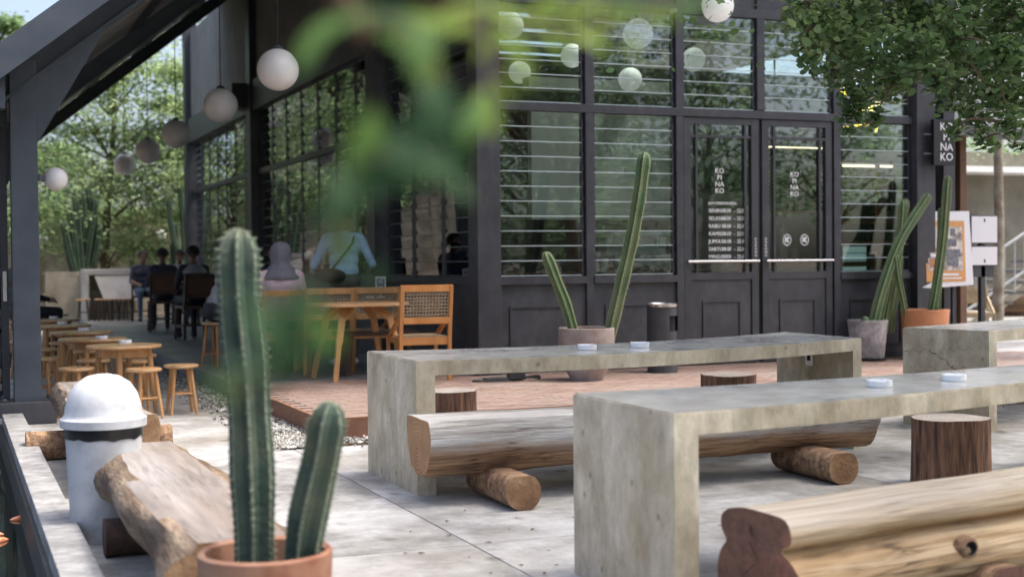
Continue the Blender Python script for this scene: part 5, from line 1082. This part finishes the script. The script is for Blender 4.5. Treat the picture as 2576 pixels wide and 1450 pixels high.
# poster and information stand
Yp_ = 12.75; x0, z1, x1, z0 = rect(2306, 532, 2440, 720, Yp_)
t = thing('poster_stand', 'white poster board with an orange bordered coffee picture by the end column', 'poster', ((x0+x1)/2, Yp_, 0)); hw_ = (x1-x0)/2
q = MB(); q.add([(-hw_, 0, z1-.12), (-hw_+.08, 0, z1), (hw_-.01, 0, z1+.01), (hw_+.02, -.04, z0+.02), (hw_-.6, -.03, z0-.01), (-hw_+.05, -.03, z0), (-hw_, .02, z1-.12), (-hw_+.08, .02, z1), (hw_-.01, .02, z1+.01), (hw_+.02, -.02, z0+.02), (hw_-.6, -.01, z0-.01), (-hw_+.05, -.01, z0)],
    [(0, 5, 4, 3, 2, 1), (6, 7, 8, 9, 10, 11), (0, 1, 7, 6), (1, 2, 8, 7), (2, 3, 9, 8), (3, 4, 10, 9), (4, 5, 11, 10), (5, 0, 6, 11)]); q.build('board', 'poster_white', t)
def prnt(name, u0, v0, u1, v1, mat, n):
    q = MB(); Z = lambda v: z1-(z1-z0)*v; X = lambda u: -hw_+2*hw_*u; yy = lambda v: -.036*v-.003-.0025*n
    q.add([(X(u0), yy(v0), Z(v0)), (X(u1), yy(v0), Z(v0)), (X(u1), yy(v1), Z(v1)), (X(u0), yy(v1), Z(v1))], [(0, 3, 2, 1)]); return q.build(name, mat, t)
prnt('orange_border', .14, .12, .88, .93, 'poster_orange', 1); prnt('picture', .18, .20, .83, .78, 'poster_photo', 2)
for a in ((.20, .48, .42, .56, 'poster_brown'), (.20, .62, .36, .74, 'poster_brown'), (.55, .36, .72, .46, 'poster_dark'), (.48, .50, .78, .60, 'poster_dark'), (.52, .60, .74, .72, 'poster_dark'), (.60, .22, .70, .32, 'poster_dark'), (.22, .54, .40, .60, 'poster_white')): prnt('printed_shape', *a[:4], a[4], 3)
for a in ((.34, .82, .74, .85), (.28, .875, .80, .893)): prnt('printed_line', *a, 'poster_white', 3)
q = MB(); q.b2((-.2, .022, .02), (-.15, .06, z1-.1)); q.b2((.15, .022, .02), (.2, .06, z1-.1)); q.b2((-.35, .0, 0), (.35, .3, .02)); q.build('stand_legs', 'black_frame', t)
bs = gp(2476, 878, .02); Yq = 12.95; x0, z1, x1, z0 = rect(2442, 541, 2510, 612, Yq); xm = (x0+x1)/2
t = thing('information_stand', 'black floor stand with two small white framed notices', 'stand', (xm, Yq, .02)); hw_ = (x1-x0)/2
_, za, _, zb = rect(2442, 618, 2510, 668, Yq)
for nm, zt, zl in (('upper_notice', z1, z0), ('lower_notice', za, zb)):
    q = MB(); q.b2((-hw_, 0, zl-.02), (hw_, .02, zt-.02)); f_ = q.build(nm, 'black_frame', t)
    q = MB(); q.b2((-hw_+.012, -.004, zl-.02+.012), (hw_-.012, 0, zt-.02-.012)); q.build('paper', 'poster_white', f_)
    q = MB(); q.b2((-.01, -.007, (zt-.1) if nm[0] == 'u' else zl+.02), (.01, -.0045, (zt-.06) if nm[0] == 'u' else zl+.06)); q.build('mark', 'sign_black', f_)
q = MB(); q.b2((-.03, .02, 0), (.03, .08, z0+.1)); q.b2((-.15, .02, zb-.15), (.16, .05, zb-.02)); q.b2((-.2, -.15, 0), (.2, .25, .015)); q.build('post', 'black_frame', t)
# cane chair back at the foot of the stairs
cp = gp(2490, 800, .02); cane_chair('small rattan chair seen between the posts near the stairs', (14.5, 16.6, .02), R(150), 'cane', .80)

# ================================================================== BOUNDARY WALL AND GARDEN
YW = 36.5
fence = thing('boundary_wall', 'stained precast concrete panel wall behind the garden', 'wall', (-4, YW, 0))
for i in range(8):
    x = -6+i*2.42
    q = MB(); q.b2((x-.09, -.10, -.1), (x+.09, .12, 2.75)); q.build('wall_post', 'fence_concrete', fence, bevel=.01)
    if i < 7:
        for k in range(5): q = MB(); q.b2((x+.09, -.035, .05+k*.52), (x+2.33, .035, .05+k*.52+.50)); q.build('wall_panel', 'fence_concrete', fence, bevel=.012)
for px, py, d_, lab in ((405, 591, .27, 'small white globe lamp on the boundary wall post'), (108, 600, .24, 'small white globe lamp at the left end of the boundary wall')):
    c = yp(px, py, YW-.3); t = thing('wall_globe', lab, 'lamp', c); q = MB(); q.sphere((0, 0, 0), d_/2, 20, 12); q.build('globe', 'globe_white', t, smooth=60)
    q = MB(); q.b2((-.02, 0, -.02), (.02, YW-c.y-.04, .02)); q.build('bracket', 'steel_dark', t)

def leaf_cloud(ctr, L, rs, up=.5, wid=.5, fold=.18, hexa=False, face=None):
    """numpy: one folded leaf per centre"""
    n = len(ctr); d = rs.normal(size=(n, 3)); d[:, 2] = d[:, 2]*.45-.12; d /= np.linalg.norm(d, axis=1)[:, None]
    nn = rs.normal(size=(n, 3))*(1-up); nn[:, 2] += up*1.6; s = np.cross(d, nn); s /= np.linalg.norm(s, axis=1)[:, None]+1e-9; nn = np.cross(s, d)
    l = (L*rs.uniform(.5, 1.4, n))[:, None]; w_ = l*wid*.5
    if hexa:
        P_ = [ctr-d*l*.5, ctr-d*l*.18+s*w_*.9+nn*w_*fold, ctr+d*l*.22+s*w_+nn*w_*fold, ctr+d*l*.5, ctr+d*l*.22-s*w_+nn*w_*fold, ctr-d*l*.18-s*w_*.9+nn*w_*fold]
        v = np.stack(P_, 1).reshape(-1, 3); o = np.arange(n)*6; f = np.concatenate([np.stack([o, o+1, o+2, o+3], 1), np.stack([o, o+3, o+4, o+5], 1)])
    else:
        P_ = [ctr-d*l*.5, ctr+s*w_+nn*w_*fold, ctr+d*l*.5, ctr-s*w_+nn*w_*fold]
        v = np.stack(P_, 1).reshape(-1, 3); o = np.arange(n)*4; f = np.stack([o, o+1, o+2, o+3], 1)
    return v, f
def np_mesh(name, v, f, mat):
    me = bpy.data.meshes.new(name); me.vertices.add(len(v)); me.vertices.foreach_set('co', v.astype(np.float32).ravel())
    k = f.shape[1]; me.loops.add(f.size); me.loops.foreach_set('vertex_index', f.astype(np.int32).ravel()); me.polygons.add(len(f))
    me.polygons.foreach_set('loop_start', np.arange(0, f.size, k, dtype=np.int32)); me.materials.append(MATS[mat]); me.update(calc_edges=True); me.validate(); return me
def garden_tree(label, base, h, spread, nl, L, mat, seed, tiers=6, lean=(0, 0), trunk_r=.12, bark='bark', first=.4):
    rs = np.random.RandomState(seed); rd = random.Random(seed); t = thing('garden_tree', label, 'tree', base, 0, 'trees behind the cafe')
    top = Vector((lean[0], lean[1], h)); q = MB(); tp_ = [Vector((0, 0, 0)), Vector((lean[0]*.2, lean[1]*.2, h*.3)), Vector((lean[0]*.6+.1, lean[1]*.6, h*.65)), top]
    q.tube(smooth_path(tp_, 6), [trunk_r*(1-.85*i/18) for i in range(19)], 10)
    clumps = []
    for k in range(tiers):
        z = h*(first+(1.02-first)*k/(tiers-1)); ax = Vector((lean[0]*z/h, lean[1]*z/h, z)); nb_ = rd.randint(4, 6)
        rr_ = spread*(1-.55*(k/(tiers-1))**1.6)*rd.uniform(.75, 1.12); z += rd.uniform(-.3, .3); ax = Vector((lean[0]*z/h, lean[1]*z/h, z))
        for j in range(nb_):
            a = 2*math.pi*(j+rd.random()*.7)/nb_; r_ = rr_*rd.uniform(.65, 1.1); e = ax+Vector((r_*math.cos(a), r_*math.sin(a), rd.uniform(.05, .45)*r_*.6))
            mid = ax.lerp(e, .5)+Vector((rd.gauss(0, .12), rd.gauss(0, .12), rd.uniform(.02, .16)))*r_; q.tube(smooth_path([ax-Vector((0, 0, .45)), mid, e], 4), [trunk_r*(.24-.026*i) for i in range(9)], 6)
            for m_ in range(5):
                f_ = rd.uniform(.18, 1.08); c = ax.lerp(e, f_)+Vector((rd.gauss(0, .16), rd.gauss(0, .16), rd.gauss(.02, .06)))*rr_*.5; clumps.append((c, rr_*rd.uniform(.14, .30)))
    q.build('trunk', bark, t, smooth=50)
    per = nl//len(clumps); C_ = []
    for c, r_ in clumps: C_.append(np.array(c)+rs.normal(size=(per, 3))*np.array([r_, r_, r_*.45]))
    v, f = leaf_cloud(np.concatenate(C_), L, rs, up=.55); obj('crown', np_mesh('crown', v, f, mat), t); return t
gt = gp(140, 800, .02)
garden_tree('slim brown-trunked tree beside the far concrete counter', (.62, 31.6, .02), 6.4, 2.5, 20000, .125, 'leaf_bg', 1, 7, (.4, .1), .15, first=.30)
garden_tree('layered tree behind the counter with tiers of fine foliage', (3.4, 33.6, .02), 7.2, 2.7, 23000, .125, 'leaf_bg2', 2, 8, (.3, 0), .13, first=.24)
garden_tree('bushy tree rising beside the far corner of the glass wall', (5.6, 33.0, .02), 5.6, 2.0, 15000, .125, 'leaf_bg2', 3, 7, (-.3, 0), .10, first=.28)
garden_tree('dense tree beyond the wall at the left', (-1.8, 40.0, 0), 5.6, 3.0, 7000, .14, 'leaf_bg', 4, 7, (0, 0), .16, first=.25)
garden_tree('broad tree beyond the middle of the boundary wall', (3.0, 42.5, 0), 4.8, 2.8, 7000, .14, 'leaf_bg', 5, 7, (0, 0), .16, first=.25)
garden_tree('tree beyond the right part of the boundary wall', (8.0, 40.5, 0), 5.6, 3.2, 7000, .14, 'leaf_bg', 6, 7, (0, 0), .16, first=.22)
garden_tree('tree left of the pond pavilion behind the side canopy', (-4.5, 21.0, 0), 7.5, 3.0, 9000, .12, 'leaf_bg', 7, 7, (0, 0), .15, first=.35)
garden_tree('tree beyond the left end of the boundary wall', (-6.5, 38.5, 0), 6.5, 3.2, 7000, .14, 'leaf_bg2', 8, 7, (0, 0), .16, first=.25)
# hanging vines over the wall top and tall dark cacti behind the counter
rs = np.random.RandomState(9); t = thing('wall_creeper', 'green creeper hanging over the top of the boundary wall', 'climbing plant', (1.5, YW-.05, 2.2))
cc = np.stack([rs.uniform(-5, 6, 7000), rs.normal(-.12, .09, 7000), .55-np.abs(rs.normal(0, .42, 7000))*(.4+.6*np.sin(np.arange(7000)*.37)**2)], 1)
v, f = leaf_cloud(cc, .09, rs, up=.2); obj('foliage', np_mesh('foliage', v, f, 'leaf_bg2'), t); q = MB(); [q.tube([(x, .0, .62), (x+.2, -.1, .45), (x+.1, -.12, .0)], .012, 5) for x in (-4, -2.2, -.5, 1.3, 3, 5)]; q.build('stems', 'bark', t)
t = thing('cactus_clump', 'clump of tall dark column cacti behind the far concrete counter', 'cactus', (3.0, 31.4, .02)); bse = Vector((3.0, 31.4, .02)); rd = random.Random(4)
for k, (xb, xt, yt) in enumerate(((192, 158, 555), (196, 175, 520), (205, 190, 500), (212, 235, 540), (218, 205, 480), (225, 252, 560), (230, 240, 500), (238, 222, 470), (200, 165, 600))):
    cactus_stem([yp(xb, 760, 31.2+.06*k)-bse-Vector((0, 0, .5)), yp(xb, 700, 31.2+.06*k)-bse, yp((xb*.6+xt*.4), yt+90, 31.2+.06*k)-bse, yp(xt, yt, 31.2+.06*k)-bse], .075, t, 6, ('cactus_far', 'cactus_green'), spines=False)
t = thing('cactus_shrub', 'dark branching column cacti at the far end of the glass wall', 'cactus', (4.55, 31.2, .02)); bse = Vector((4.55, 31.2, .02))
for k, (xb, xt, yt) in enumerate(((466, 425, 500), (468, 440, 560), (470, 452, 470), (474, 462, 520), (462, 432, 610))):
    cactus_stem([yp(xb, 790, 31.1+.05*k)-bse, yp(xb-2, 700, 31.1+.05*k)-bse, yp(xt+8, yt+80, 31.1+.05*k)-bse, yp(xt, yt, 31.1+.05*k)-bse], .06, t, 6, ('cactus_far', 'cactus_green'), spines=False)

# ================================================================== TREE OVERHANGING FROM THE RIGHT
tb = Vector((9.6, 5.2, 0)); ot = thing('overhanging_tree', 'tree with small glossy oval leaves hanging in from the upper right', 'tree', tb)
rs = np.random.RandomState(21); rd = random.Random(21)
regions = []     # (pixel x, pixel y, radius px, depth)
for px, py, r_ in ((2060, 60, 70), (2020, 30, 50), (2110, 110, 75), (2150, 40, 80), (2180, 150, 70), (2240, 60, 90), (2215, 215, 62), (2155, 235, 55), (2140, 285, 32), (2195, 300, 28), (2035, 150, 28), (2040, 118, 40), (2050, 185, 16), (2290, 130, 85), (2330, 40, 90), (2260, 200, 45), (2390, 110, 80), (2360, 200, 40), (2400, 245, 55), (2460, 170, 80), (2450, 60, 90), (2540, 40, 90), (2530, 150, 70), (2500, 240, 60), (2445, 300, 50), (2540, 310, 45), (2480, 350, 34), (2560, 240, 50), (2400, 330, 26), (2560, 370, 20), (2130, 330, 18), (2100, 180, 45), (2620, 120, 90), (2640, 260, 80)):
    regions.append((px, py, r_, rd.uniform(8.2, 9.8)))
cl = []; ends = []
for px, py, r_, d_ in regions:
    c = dp(px, py, d_); rw = r_/F*d_; m_ = int(270*(r_/60)**2); pts = rs.normal(size=(m_, 3))*np.array([.52, .52, .50])*rw; pts = pts[np.linalg.norm(pts, axis=1) < rw*1.25]
    cl.append(np.array(c)+pts); ends.append((c, rw))
for _ in range(330):        # the rest of the crown, above and to the right of the view
    a = rd.random()*6.28; rr_ = math.sqrt(rd.random())*3.4; c = Vector((7.3+rr_*math.cos(a)*1.15, 5.2+rr_*math.sin(a)*1.2, rd.uniform(3.4, 5.4)-.03*rr_*rr_))
    pj = c-CAM; k_ = pj.dot(fw); yy = CY-F*pj.dot(UP)/k_ if k_ > 0 else -999; xx = CX+F*pj.dot(RT)/k_ if k_ > 0 else 9999
    if yy > -70 and xx < 2680: continue
    cl.append(np.array(c)+rs.normal(size=(190, 3))*.26); ends.append((c, .3))
allc = np.concatenate(cl)-np.array(tb); v, f = leaf_cloud(allc, .056, rs, up=.35, wid=.60, hexa=True); obj('crown', np_mesh('crown', v, f, 'leaf_tree'), ot)
q = MB(); fork = Vector((9.3, 5.5, 2.4)); q.tube(smooth_path([tb, Vector((9.55, 5.3, 1.2)), fork, Vector((9.0, 5.9, 4.6))], 6), [.16-.006*i for i in range(19)], 12)
hubs = [Vector((8.2, 7.0, 3.6)), Vector((7.3, 7.4, 3.9)), Vector((9.8, 7.2, 4.0)), Vector((8.5, 4.0, 4.2)), Vector((10.4, 4.2, 4.0)), Vector((6.9, 6.2, 4.3))]
for h_ in hubs: q.tube(smooth_path([fork, fork.lerp(h_, .5)+Vector((0, 0, .25)), h_], 6), [.075-.004*i for i in range(13)], 8)
nodes_ = list(hubs)
for c, rw in sorted(ends, key=lambda e: min((h-e[0]).length for h in hubs)):
    h_ = min(nodes_, key=lambda h: (h-c).length); md_ = h_.lerp(c, .5)+Vector((rd.uniform(-.1, .1), rd.uniform(-.1, .1), rd.uniform(-.02, .1))); q.tube(smooth_path([h_, md_, c], 4), [.011-.0009*i for i in range(9)], 5); nodes_.append(c)
    for _ in range(4): e_ = c+Vector((rd.gauss(0, .6), rd.gauss(0, .6), rd.gauss(-.1, .5)))*rw; q.tube([c, c.lerp(e_, .5)+Vector((0, 0, .02)), e_], [.004, .003, .0015], 4)
q.v = [tuple(Vector(p)-tb) for p in q.v]; q.build('trunk', 'bark', ot, smooth=50)
# slim mottled tree by the stairs
trb = Vector((16.9, 18.4, .02)); t = thing('slim_tree', 'slim tree with mottled pale trunk in front of the stairs', 'tree', trb); q = MB(); a, b = dp(2510, 770, 23.4)-trb, dp(2512, 330, 23.4)-trb
q.tube(smooth_path([(a.x, a.y, 0), a.lerp(b, .45)+Vector((.02, 0, 0)), b, b+Vector((.2, 0, 1.5))], 5), [.10-.003*i for i in range(16)], 10); q.build('trunk', 'bark_mottled', t, smooth=50)
cc = np.array(b)+np.array([.2, 0, 1.6])+rs.normal(size=(3500, 3))*np.array([1.2, 1.2, .8]); cc = cc[cc[:, 2] > b.z+.1]; v, f = leaf_cloud(cc, .09, rs); obj('crown', np_mesh('crown', v, f, 'leaf_bg'), t)
t = thing('ledge_shrub', 'green shrub growing over the white ledge at the back right', 'shrub', (21, 23.6, 3.1)); cc = rs.normal(size=(3500, 3))*np.array([2.0, .5, .35])+np.array([0, 0, .45]); v, f = leaf_cloud(cc, .10, rs); obj('foliage', np_mesh('foliage', v, f, 'leaf_bg'), t); q = MB(); [q.tube([(x, 0, -3.1), (x, 0, .5)], .03, 6) for x in (-1.5, 0, 1.5)]; q.build('stems', 'bark', t)

# ================================================================== LEAFY BRANCHES CLOSE TO THE CAMERA
nb0 = Vector((-1.15, -.1, 0)); nt_ = thing('near_tree', 'blurred leafy branches hanging close in front of the camera', 'tree', nb0)
lm = {}
for mt in ('leaf_dark', 'leaf_mid', 'leaf_lime'):
    q = MB(); rows = [(-.5, .02), (-.36, .30), (-.1, .46), (.2, .40), (.4, .2), (.5, .01)]; vs = []
    for x, w_ in rows: z = -.25*x*x; vs += [(x, -w_*.5, z+.06*w_), (x, 0, z), (x, w_*.5, z+.06*w_)]
    q.add(vs, [f for i in range(5) for f in ((3*i, 3*i+1, 3*i+4, 3*i+3), (3*i+1, 3*i+2, 3*i+5, 3*i+4))]); lm[mt] = q.mesh('leaf', mt, 60)
NL = [  # pixel x, y, length px, angle deg (image, counter-clockwise from right), width factor, material, depth
 (790, 105, 190, 62, .9, 'm', 1.25), (870, 55, 190, 30, .9, 'm', 1.2), (960, 40, 170, 10, .8, 'd', 1.25), (1010, 95, 170, -30, 1.1, 'd', 1.25), (1065, 120, 170, 70, 1.2, 'm', 1.2), (1075, 165, 150, -70, 1.1, 'l', 1.25), (1030, 60, 150, 20, 1, 'm', 1.3), (1130, 60, 150, -10, .9, 'm', 1.35),
 (1180, 20, 150, 10, .8, 'l', 1.4), (1260, 30, 140, -15, .9, 'l', 1.4), (1330, 70, 130, -35, .8, 'l', 1.4), (1300, 120, 130, -40, .9, 'm', 1.45), (1420, 30, 150, 5, .9, 'l', 1.4), (1470, 95, 120, -30, .9, 'l', 1.45), (1540, 50, 130, 20, .9, 'l', 1.4), (1400, 110, 110, -60, .9, 'l', 1.45), (1600, 20, 120, 0, .9, 'm', 1.45), (1690, 10, 110, -10, .8, 'm', 1.5), (1590, 120, 60, -70, .9, 'l', 1.5), (1270, 225, 100, -60, .7, 'l', 1.45), (1225, 280, 150, -75, .8, 'l', 1.35), (1190, 300, 150, -110, .8, 'm', 1.3), (1310, 180, 110, -50, .7, 'l', 1.45), (1240, 105, 130, 40, .8, 'l', 1.4),
 (1480, 20, 130, 30, .9, 'l', 1.4), (1650, 40, 120, -20, .8, 'l', 1.5), (1740, 15, 100, 15, .7, 'm', 1.5), (1370, 15, 130, 40, .8, 'l', 1.4), (1290, 60, 110, 10, .8, 'l', 1.42), (1510, 110, 90, -50, .8, 'l', 1.5), (1800, 0, 90, -10, .7, 'm', 1.55),
 (1110, 270, 170, -80, 1.0, 'd', 1.2), (1060, 330, 170, -100, 1.1, 'd', 1.2), (1000, 370, 190, 150, 1.1, 'd', 1.2), (930, 350, 170, 80, 1.0, 'm', 1.2), (900, 390, 140, -100, .9, 'm', 1.2), (1040, 430, 150, -140, 1.1, 'd', 1.2), (960, 430, 150, 30, 1.1, 'd', 1.2), (1110, 420, 140, -50, 1.0, 'd', 1.25), (1150, 370, 130, -70, .9, 'd', 1.3), (1160, 470, 110, -60, .8, 'd', 1.3),
 (860, 500, 160, 100, .9, 'd', 1.15), (850, 580, 190, -95, .8, 'd', 1.15), (830, 530, 130, 60, .9, 'd', 1.15), (870, 610, 120, -80, .8, 'm', 1.15), (950, 690, 90, -90, .5, 'd', 1.2),
 (730, 790, 230, 50, .9, 'd', 1.05), (690, 850, 210, -60, .9, 'd', 1.05), (760, 860, 180, -40, .8, 'd', 1.05), (815, 830, 140, -60, .8, 'm', 1.1), (660, 790, 170, 110, .8, 'd', 1.05), (560, 975, 110, 150, .6, 'm', 1.1), (700, 920, 150, -110, .7, 'd', 1.05), (620, 925, 130, 170, .6, 'd', 1.1)]
MT = {'d': 'leaf_dark', 'm': 'leaf_mid', 'l': 'leaf_lime'}; lpos = []; rd = random.Random(2)
for px, py, ln, an, wf, mt, d_ in list(NL):
    if (py > 240 and rd.random() < .35) or (py <= 240 and px < 1000 and rd.random() < .3): NL.append((px+rd.gauss(0, 24), py+rd.gauss(0, 22), ln*rd.uniform(.7, 1.0), an+rd.gauss(0, 40), wf, mt, d_*rd.uniform(.93, 1.08)))
for px, py, ln, an, wf, mt, d_ in NL:
    d_ *= .72; wf *= .70 if py < 240 else .88; ln *= 1.0; mt = ('m' if mt == 'd' and rd.random() < .6 else 'l' if mt == 'm' and rd.random() < .3 else mt) if py < 200 else mt
    c = dp(px, py, d_); lpos.append(c); L_ = ln/F*d_; a = R(an); ex = (RT*math.cos(a)+UP*math.sin(a)+fw*rd.uniform(-.45, .45)).normalized()
    nz_ = (-fw*rd.uniform(.5, 1)+Vector((0, 0, 1))*rd.uniform(.2, .9)+RT*rd.uniform(-.4, .4)); ey = nz_.cross(ex).normalized(); ez = ex.cross(ey)
    o = obj('leaf', lm[MT[mt]], nt_); o.matrix_local = Matrix.Translation(c-nb0) @ Matrix((ex, ey, ez)).transposed().to_4x4() @ Matrix.Diagonal((L_, L_*wf*1.15, L_, 1))
q = MB(); q.tube(smooth_path([(0, 0, 0), (.05, .05, 1.2), (.2, .2, 2.1), (.7, .6, 2.5)], 6), [.05-.0016*i for i in range(19)], 8)
tw = [[(790, -90), (900, 20), (1040, 90), (1090, 200), (1080, 330), (1000, 390)], [(1010, -90), (1150, 30), (1350, 60), (1500, 60), (1700, 0)], [(1040, 380), (930, 400), (860, 500), (855, 640)], [(1180, 40), (1240, 160), (1215, 300)], [(855, 560), (790, 700), (730, 820), (700, 930), (590, 960)]]
for k, path in enumerate(tw): q.tube(smooth_path([dp(x, y, (1.22, 1.4, 1.2, 1.38, 1.10)[k]*.72)-nb0 for x, y in path], 5), .0022, 5)
hub = dp(800, -120, .88)-nb0; q.tube(smooth_path([(.7, .6, 2.5), (.9, .9, 2.2), hub, dp(790, -90, .88)-nb0], 5), .006, 6); q.tube(smooth_path([(.7, .6, 2.5), (1.2, .9, 2.1), dp(1010, -90, 1.01)-nb0], 5), .006, 6)
q.build('trunk', 'bark', nt_, smooth=50)

# ================================================================== FALLEN LEAVES
q = MB(); q.add([(-.5, 0, .0), (-.15, -.2, .12), (.2, -.17, .10), (.5, 0, .02), (.2, .17, .14), (-.15, .2, .08)], [(0, 1, 2, 3), (0, 3, 4, 5)]); fl = q.mesh('fallen_leaf', 'dry_leaf')
for px, py in ((1170, 1283), (1125, 1309), (1033, 1336), (1060, 1390), (1130, 1345), (1280, 1330), (1228, 1363), (1340, 1330), (1380, 1383), (1310, 1420), (1370, 1440), (1020, 1390), (1440, 1300), (1235, 1440), (820, 1160), (560, 1060), (1810, 1320), (1850, 1390), (2330, 1230), (2100, 1340), (1300, 1300), (2270, 1265), (1400, 1420), (1180, 1400)):
    p = gp(px, py, .004); o = obj('fallen_leaf', fl, None, (p.x, p.y, .004), rd.random()*6); s = rd.uniform(.022, .042); o.scale = (s, s, s); tag(o, 'small dry brown leaf lying on the pale paving', 'leaf', 'dry leaves on the paving')

# ================================================================== BEHIND THE CAMERA (seen only as reflections)
t = thing('rear_pavilion', 'open dark-roofed pavilion across the courtyard', 'building', (8, -9, 0))
q = MB(); q.b2((-7, -2.7, 0), (3, -2.4, 3.2)); q.build('wall', 'brown_paint', t); q = MB(); q.b2((-7.5, -3, 3.2), (3.5, 1.0, 3.45)); q.build('roof', 'steel_dark', t)
for x in (-7.2, -3.7, -.2, 3.2): q = MB(); q.b2((x, .6, 0), (x+.2, .8, 3.2)); q.build('post', 'steel_dark', t)
for k, (x, y, h) in enumerate(((-1.5, -7, 7.5), (4.5, -13, 9), (10, -13, 9), (15.5, -8, 8), (12.5, -3.5, 6.5), (20, -2, 8), (8.2, -6.5, 6), (17.5, -4, 7))):
    garden_tree(('first', 'second', 'third', 'fourth', 'fifth', 'sixth', 'seventh', 'eighth')[k]+' tree of the row behind the viewpoint', (x, y, 0), h, 3.2, 7000, .18, 'leaf_bg', 30+k, 6, (0, 0), .15, first=.35)

rs = np.random.RandomState(77); t = thing('hedge', 'clipped hedge added behind the viewpoint to darken the glass reflections', 'hedge', (9, -4.2, 0))
cc = np.stack([rs.uniform(-9, 9, 9000), rs.normal(0, .35, 9000), rs.uniform(.05, 2.0, 9000)], 1); v, f = leaf_cloud(cc, .16, rs, up=.2); obj('foliage', np_mesh('foliage', v, f, 'leaf_tree'), t)  # unseen foliage put in so the windows reflect something dark
q = MB(); q.b2((-9, -.3, 0), (9, .3, .12)); q.build('soil_strip', 'soil', t)
